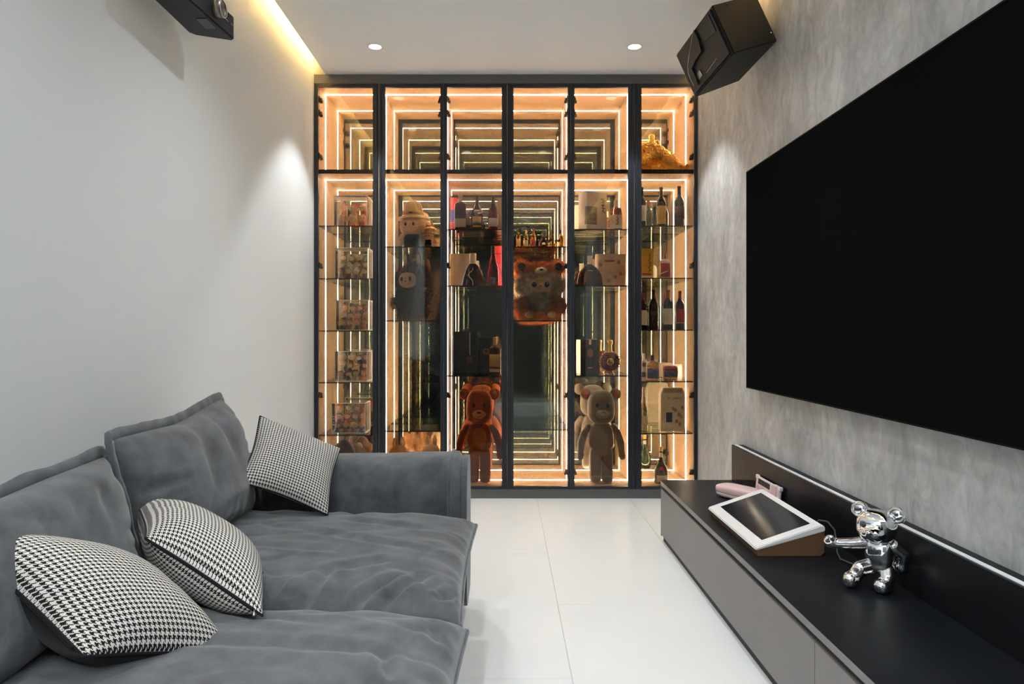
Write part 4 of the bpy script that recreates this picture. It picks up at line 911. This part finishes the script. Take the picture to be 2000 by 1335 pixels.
# --- plush toys
def plushmat(name, c): return mat(name, c, .95, spec=.05, sheen=.6, sheen_tint=(1, .8, .6), noise_amt=.25, nscale=(30, 30, 30))
def furpart(parent, me, n, l, w_, m, seed, keep=None):
    o = obj('fur', fur(me, n, l, w_, seed, keep=keep), m, parent); o['kind'] = 'stuff'; return o
SKIN = mat('plush_face', (.62, .36, .21), .7, sheen=.2); CHOC = plushmat('plush_chocolate', (.115, .042, .018)); EYEW = mat('eye_white', (.8, .75, .7), .2)
t = thing('plush_toy', 'large dark brown furry plush with upright rabbit ears and tan face', 'plush toy', (wx(809, 4.615), 4.615, zB[1]), -.38, 'plush toys in the display cabinet')
bm = B(); ball(bm, (0, 0, .105), (.100, .080, .105), n=2.8); ball(bm, (0, -.005, .275), (.125, .100, .103), 28, 18)
limb(bm, [(-.085, -.02, .17), (-.125, -.03, .13), (-.128, -.035, .10)], [.032, .03, .02]); limb(bm, [(.085, -.02, .17), (.125, -.045, .185), (.120, -.06, .20)], [.032, .03, .02])
for s in (-1, 1): ball(bm, (s * .05, -.05, .020), (.04, .045, .021))
me = fuse(bm, .008, 5); me2 = me.copy(); bd = obj('body', me, CHOC, t, True)
furpart(bd, me2, 9000, .028, .0022, CHOC, 3, keep=lambda p: p.z > .006 and not (p.y < -.06 and abs(p.x) < .06 and .22 < p.z < .32))
fc = obj('face', ball(B(), (0, -.083, .268), (.066, .032, .052), 28, 16, n=2.4), SKIN, t, True)
for s in (-1, 1):
    e = obj('ear', ball(B(), (s * .048, -.02, .405), (.024, .016, .058), 20, 14), CHOC, t, True); obj('ear_inner', ball(B(), (s * .048, -.032, .402), (.013, .008, .042), 16, 10), SKIN, e, True)
    ew = obj('eye', ball(B(), (s * .032, -.106, .275), (.0145, .008, .020), 18, 12), EYEW, fc, True); obj('pupil', ball(B(), (s * .032, -.1125, .274), (.0105, .004, .016), 16, 10), 'bead_black', ew, True)
    obj('paw', ball(B(), (-.128, -.045, .098) if s < 0 else (.119, -.072, .204), (.014, .014, .016), 14, 10), SKIN, t, True)
obj('nose', ball(B(), (0, -.116, .258), (.006, .004, .004), 12, 8), 'bead_black', fc, True)

ORG = plushmat('plush_orange', (.66, .20, .030)); WHT = plushmat('plush_white', (.84, .68, .48)); PEA = mat('plush_peach', (.78, .50, .34), .8)
t = thing('plush_toy', 'fluffy orange and white plush with round hooded bear ears', 'plush toy', (wx(1054, 4.62), 4.62, zD[1]), 0, 'plush toys in the display cabinet')
bm = B(); ball(bm, (0, 0, .098), (.128, .085, .098), 28, 18); ball(bm, (0, .01, .295), (.132, .085, .088), 28, 18)
limb(bm, [(-.09, -.04, .13), (-.135, -.05, .10), (-.12, -.075, .075)], [.04, .036, .03]); limb(bm, [(.09, -.04, .13), (.135, -.05, .10), (.12, -.075, .075)], [.04, .036, .03])
for s in (-1, 1): ball(bm, (s * .075, -.065, .036), (.055, .055, .036)); ball(bm, (s * .122, .0, .362), (.047, .030, .046))
me = fuse(bm, .009, 5); me2 = me.copy(); bd = obj('body', me, ORG, t, True); furpart(bd, me2, 12000, .032, .0024, ORG, 6, keep=lambda p: p.z > .006)
bm = B(); ball(bm, (0, -.035, .238), (.158, .070, .082), 32, 20, n=2.3); me = fuse(bm, .009, 3); me2 = me.copy(); mn = obj('mane', me, WHT, t, True)
furpart(mn, me2, 7000, .028, .0022, WHT, 7, keep=lambda p: not (p.y < -.085 and abs(p.x) < .068 and .19 < p.z < .28))
bm = B(); ball(bm, (0, -.075, .118), (.062, .032, .062)); me = fuse(bm, .007, 2); me2 = me.copy(); be = obj('belly', me, WHT, t, True); furpart(be, me2, 2200, .022, .0020, WHT, 8)
fc = obj('face', ball(B(), (0, -.088, .232), (.068, .030, .052), 28, 16, n=2.3), PEA, t, True)
for s in (-1, 1):
    e = obj('eye', ball(B(), (s * .040, -.112, .236), (.017, .008, .018), 18, 12), 'bead_black', fc, True); obj('glint', ball(B(), (s * .040 + .005, -.120, .243), .0035, 8, 6), EYEW, e, True)
    obj('ear_inner', ball(B(), (s * .124, -.032, .362), (.026, .012, .026), 18, 12), mat('plush_black', (.03, .014, .008), .95), bd, True)
    obj('foot_pad', ball(B(), (s * .075, -.112, .036), (.03, .014, .022), 16, 10), WHT, bd, True)
obj('nose', ball(B(), (0, -.121, .225), (.007, .005, .006), 12, 8), mat('nose_red', (.45, .05, .03), .4), fc, True)
obj('mouth', tube(B(), [(.016 * math.sin(a), -.118, .210 - .006 * math.cos(a)) for a in [-1.2 + 2.4 * k / 10 for k in range(11)]], .0014, 6), 'nose_red', fc, True)
obj('brow_patch', ball(B(), (0, -.109, .268), (.024, .010, .014), 16, 10), mat('plush_yellow', (.85, .55, .10), .8), fc, True)
hm = obj('hood_muzzle', ball(B(), (.006, -.085, .325), (.044, .022, .027), 24, 14), WHT, t, True); obj('hood_nose', ball(B(), (.006, -.107, .334), (.012, .006, .008), 14, 8), 'bead_black', hm, True)

# doll with a straw-coloured hat, and a small boxed doll beside it
HAT = mat('hat_felt', (.60, .34, .14), .9, noise_amt=.12, nscale=(60, 60, 60), sheen=.3); PCH = plushmat('plush_peachfur', (.70, .42, .26)); OVR = mat('cloth_black', (.018, .012, .013), .9)
t = thing('hatted_doll', 'plush doll with a tan brimmed hat and black dungarees', 'doll', (wx(807, 4.60), 4.60, zB[0]), -.12, 'plush toys in the display cabinet')
bm = B(); ball(bm, (0, 0, .152), (.088, .070, .060), 28, 18, n=2.3); limb(bm, [(-.055, 0, .095), (-.082, -.01, .06), (-.078, -.015, .035)], [.022, .024, .02]); limb(bm, [(.055, 0, .095), (.078, -.01, .06), (.074, -.015, .035)], [.022, .024, .02]); ball(bm, (0, 0, .07), (.05, .04, .05))
me = fuse(bm, .006, 4); me2 = me.copy(); bd = obj('body', me, PCH, t, True); furpart(bd, me2, 3500, .010, .0012, PCH, 12, keep=lambda p: p.z > .01 and not (p.y < -.04 and abs(p.x) < .05 and .11 < p.z < .19))
fc = obj('face', ball(B(), (-.006, -.056, .150), (.056, .024, .042), 28, 16, n=2.3), PEA, t, True)
for s in (-1, 1):
    e = obj('eye', ball(B(), (-.006 + s * .026, -.077, .157), (.0085, .005, .013), 14, 10), 'bead_black', fc, True); obj('glint', ball(B(), (-.004 + s * .026, -.082, .162), .0022, 8, 6), EYEW, e, True)
obj('nose', ball(B(), (-.006, -.081, .146), (.004, .003, .003), 10, 6), 'nose_red', fc, True)
obj('dungarees', ball(ball(ball(B(), (0, -.004, .050), (.060, .047, .050), 24, 14, n=3), (-.026, -.015, .018), (.028, .040, .018)), (.026, -.015, .018), (.028, .040, .018)), OVR, t, True)
bm = lathe(B(), [(.048, .305), (.112, .206), (.116, .200), (.114, .197), (.070, .212), (.060, .214)], 40, 1, .80); 
bm2 = lathe(bm, [(.062, .214), (.066, .240), (.058, .285), (.044, .312), (.02, .322), (0, .324)], 40, 1, .85)
ht = obj('hat_crown', lathe(B(), [(.066, .208), (.070, .235), (.060, .285), (.046, .312), (.02, .323), (0, .325)], 40, 1, .85), HAT, t, True); bm2.free()
obj('hat_brim', lathe(B(), [(.064, .222), (.095, .212), (.114, .200), (.117, .197), (.113, .195), (.092, .205), (.064, .214)], 44, 1, .80), HAT, ht, True)
obj('hat_band', lathe(B(), [(.0695, .226), (.0725, .228), (.0715, .244), (.068, .246)], 40, 1, .85), mat('hat_band', (.42, .20, .08), .9), ht, True)
for k in range(7):
    a = -PI / 2 + (-1.2 + .4 * k); obj('hat_pleat', tube(B(), [(.0685 * math.cos(a), .0585 * math.sin(a), .246), (.061 * math.cos(a), .0525 * math.sin(a), .285), (.040 * math.cos(a), .034 * math.sin(a), .316)], .0035, 6), HAT, ht, True)
obj('hat_badge', bx(-.016, .016, -.0645, -.060, .229, .240, bev=.001), P_DARK, ht)
t = thing('boxed_doll', 'small hatted doll in a clear case beside the larger hatted doll', 'doll', (wx(836, 4.575), 4.575, zB[0]), 0, 'plush toys in the display cabinet')
obj('clear_case', bx(-.046, .046, -.035, .035, 0.0005, .150), 'acrylic', t)
obj('body', ball(ball(B(), (0, 0, .035), (.026, .020, .030), n=2.4), (0, -.004, .012), (.028, .024, .010)), OVR, t, True)
hd = obj('head', ball(B(), (0, 0, .080), (.036, .028, .028)), PCH, t, True); obj('face', ball(B(), (0, -.022, .078), (.024, .011, .018)), PEA, hd, True)
for s in (-1, 1): obj('eye', ball(B(), (s * .010, -.032, .081), (.003, .0025, .005), 10, 6), 'bead_black', hd, True); obj('hand', ball(B(), (s * .030, -.010, .042), .009, 12, 8), PCH, t, True)
obj('hat', lathe(B(), [(.030, .095), (.042, .094), (.043, .097), (.030, .104), (.027, .118), (.018, .130), (0, .134)], 28, 1, .8), mat('hat_plaid', (.34, .20, .12), .9, noise_amt=.5, nscale=(70, 70, 70)), hd, True)

# plush toys sitting on the cabinet floor, seen just above the sofa arm
def sitting_plush(label, px, y, h, m, m_in, ears, rz, seed, wd=1.0):
    t = thing('plush_toy', label, 'plush toy', (wx(px, y), y, ZF), rz, 'plush toys on the cabinet floor'); k = h / .30
    bm = B(); ball(bm, (0, 0, .075 * k), (.068 * wd, .058, .075 * k), n=2.4); ball(bm, (0, -.004, .190 * k), (.066 * wd, .060, .060 * k))
    for s in (-1, 1): ball(bm, (s * .04 * wd, -.045, .022), (.026, .04, .0215)); limb(bm, [(s * .055 * wd, -.015, .13 * k), (s * .075 * wd, -.04, .09 * k)], [.022, .018])
    me = fuse(bm, .007, 4); me2 = me.copy(); b = obj('body', me, m, t, True); furpart(b, me2, 2500, .010, .0013, m, seed, keep=lambda p: p.z > .01)
    for s in (-1, 1):
        if ears == 'tall': e = obj('ear', ball(B(), (s * .026, 0, .262 * k), (.016, .012, .042 * k), 16, 12), m, t, True); obj('ear_inner', ball(B(), (s * .026, -.008, .260 * k), (.008, .006, .028 * k), 14, 10), m_in, e, True)
        elif ears == 'round': e = obj('ear', ball(B(), (s * .034, 0, .258 * k), (.027, .016, .034 * k), 18, 12), m, t, True); obj('ear_inner', ball(B(), (s * .034, -.010, .258 * k), (.016, .008, .022 * k), 14, 10), m_in, e, True)
        obj('eye', ball(B(), (s * .024, -.056, .195 * k), (.006, .004, .008), 12, 8), 'bead_black', b, True)
    obj('face', ball(B(), (0, -.044, .182 * k), (.042, .022, .034 * k), 20, 12), m_in, b, True)
    if ears == 'hood': obj('hood', lathe(B(), [(.076, .165 * k), (.079, .19 * k), (.070, .235 * k), (.045, .275 * k), (.02, .295 * k), (0, .30 * k)], 28, wd), mat('hood_brown', (.10, .028, .012), .85, sheen=.4), b, True)
    return t
TAN = plushmat('plush_tan', (.55, .25, .09)); CRE = plushmat('plush_cream', (.74, .48, .30)); RUS = plushmat('plush_rust', (.32, .09, .03))
sitting_plush('rust plush with a dark brown hood at the left of the cabinet floor', 672, 4.585, .285, RUS, SKIN, 'hood', .1, 21)
sitting_plush('cream plush with two rounded upright ears beside the hooded plush', 710, 4.56, .278, CRE, PEA, 'round', -.1, 22, .75)
sitting_plush('dark brown plush behind the cream plush at the cabinet floor', 707, 4.72, .29, CHOC, SKIN, 'hood', 0, 23, .8)
sitting_plush('tan plush with rabbit ears, left of the three behind the sofa arm', 779, 4.56, .302, TAN, PEA, 'tall', .05, 24)
sitting_plush('tan plush with rabbit ears, set back in the middle of the three', 815, 4.71, .335, TAN, SKIN, 'tall', 0, 25, .9)
sitting_plush('cream plush with rabbit ears, right of the three behind the sofa arm', 842, 4.56, .318, CRE, PEA, 'tall', -.2, 26, .9)

# --- clear boxes of small figures
def figure_parts(kind):
    body = {0: [(0, 0), (.014, 0), (.017, .004), (.014, .022), (.009, .032), (0, .034)], 1: [(0, 0), (.019, 0), (.020, .004), (.012, .024), (.008, .032), (0, .034)]}[kind % 2]
    return body
fig_mesh = {}
def fig_me(key, bm, m):
    if key not in fig_mesh:
        bmesh.ops.recalc_face_normals(bm, faces=bm.faces[:]); me = bpy.data.meshes.new(key); bm.to_mesh(me); bm.free(); me.materials.append(m); me.polygons.foreach_set('use_smooth', [True] * len(me.polygons)); fig_mesh[key] = me
    else: bm.free()
    return fig_mesh[key]
COLS = {'dark': (.05, .03, .025), 'brown': (.22, .09, .04), 'red': (.55, .07, .05), 'orange': (.75, .28, .08), 'yellow': (.75, .50, .10), 'pink': (.75, .34, .32), 'white': (.75, .66, .58), 'blue': (.13, .18, .42), 'purple': (.28, .12, .32), 'green': (.30, .36, .16), 'grey': (.30, .26, .23)}
FACE = mat('figure_face', (.80, .56, .42), .5)
def figure(label, loc, hair, cloth, kind, sc, rz, group):
    t = thing('toy_figure', label, 'figurine', loc, rz, group); t.scale = (sc, sc, sc)
    link(bpy.data.objects.new('body', fig_me('b%s%d' % (cloth, kind % 2), lathe(B(), figure_parts(kind), 16, 1, .85), mat('toy_' + cloth, COLS[cloth], .45))), t)
    h = link(bpy.data.objects.new('head', fig_me('head', ball(B(), (0, 0, .050), (.0185, .017, .017), 18, 12), FACE)), t)
    bm = B(); ball(bm, (0, .004, .055), (.0205, .018, .0165), 18, 12)
    if kind == 1: ball(bm, (-.016, .004, .068), .008, 10, 8); ball(bm, (.016, .004, .068), .008, 10, 8)
    if kind == 2: ball(bm, (-.020, .006, .044), (.006, .006, .016), 10, 8); ball(bm, (.020, .006, .044), (.006, .006, .016), 10, 8)
    if kind == 3: ball(bm, (0, .004, .075), (.010, .010, .009), 10, 8)
    link(bpy.data.objects.new('hair', fig_me('h%s%d' % (hair, kind), bm, mat('toy_' + hair, COLS[hair], .45))), t)
    em = fig_me('eye', ball(B(), (0, 0, 0), (.0022, .0015, .003), 8, 6), MAT['bead_black'])
    for s_ in (-.007, .007): link(bpy.data.objects.new('eye', em), h).location = (s_, -.0160, .049)
    return t
ORD = ['first', 'second', 'third', 'fourth', 'fifth', 'sixth']; rngf = random.Random(9)
BOXES = [('topmost', 652, 717, 382, 0, ['orange', 'red', 'yellow', 'pink'], 1.28), ('second highest', 654, 718, 484, 1, ['dark', 'brown', 'dark', 'grey', 'green', 'white'], 1), ('middle', 656, 719, 586, 2, ['red', 'dark', 'orange', 'grey', 'brown', 'pink'], 1), ('second lowest', 654, 717, 686, 3, ['brown', 'white', 'dark', 'brown', 'orange'], 1), ('lowest', 648, 713, 787, 4, ['blue', 'yellow', 'red', 'orange', 'purple', 'green', 'pink'], 1)]
for nm, p0, p1, tp, si, pal, sc in BOXES:
    y0 = 4.54; zb = zA[si]; W = (p1 - p0) * y0 / 1333; H = wz(tp, y0) - zb; D = .165; t0 = .003
    t = thing('acrylic_box', 'clear acrylic display box of toy figures, %s of the five in the left column' % nm, 'display box', (wx((p0 + p1) / 2, y0), y0, zb), 0, 'clear boxes of toy figures')
    for nme, a in (('front_wall', (-W / 2, W / 2, 0, t0, 0, H)), ('rear_wall', (-W / 2, W / 2, D - t0, D, 0, H)), ('side_wall', (-W / 2, -W / 2 + t0, t0, D - t0, 0, H)), ('side_wall', (W / 2 - t0, W / 2, t0, D - t0, 0, H)), ('top_panel', (-W / 2, W / 2, 0, D, H, H + t0)), ('base_panel', (-W / 2 + t0, W / 2 - t0, t0, D - t0, 0.0005, t0))):
        obj(nme, bx(*a), 'acrylic', t)
    bm = B(); e = .0024
    for x in (-W / 2, W / 2):
        for yy_ in (0, D): box(bm, x - e, x + e, yy_ - e, yy_ + e, .001, H)
        for z in (.003, H): box(bm, x - e, x + e, 0, D, z - e, z + e)
    for yy_ in (0, D):
        for z in (.003, H): box(bm, -W / 2, W / 2, yy_ - e, yy_ + e, z - e, z + e)
    obj('edge_frame', bm, 'acrylic_edge', t)
    rows = [('front', .032, t0, 4), ('middle', .078, .055, 4), ('back', .125, .105, 4)] if sc == 1 else [('front', .045, t0, 3), ('back', .105, .085, 3)]
    for k, (rn, yr, zr, n) in enumerate(rows):
        if k: obj('riser_step', bx(-W / 2 + .006, W / 2 - .006, yr - .021, min(D - .006, yr + .021), zr - .002, zr), 'acrylic', t); obj('riser_leg', bx(-W / 2 + .006, W / 2 - .006, yr - .0215, yr - .0200, t0, zr - .002), 'acrylic', t)
        for i in range(n):
            x = -W / 2 + .03 * sc + (W - .06 * sc) * i / max(1, n - 1); hair = pal[(i * 2 + k * 3 + si) % len(pal)]; cloth = rngf.choice(pal); kind = rngf.randrange(4)
            if si == 3 and k == 2 and i == 0: hair = 'white'
            figure('%s-haired toy figure, %s from left, %s row of the %s clear box' % (hair, ORD[i], rn, nm), (t.location.x + x, y0 + yr, zb + zr + .0002), hair, cloth, kind, sc * rngf.uniform(.92, 1.05) * (1.0 if zr + .078 * sc < H else .9), rngf.uniform(-.4, .4), 'toy figures in the clear boxes')
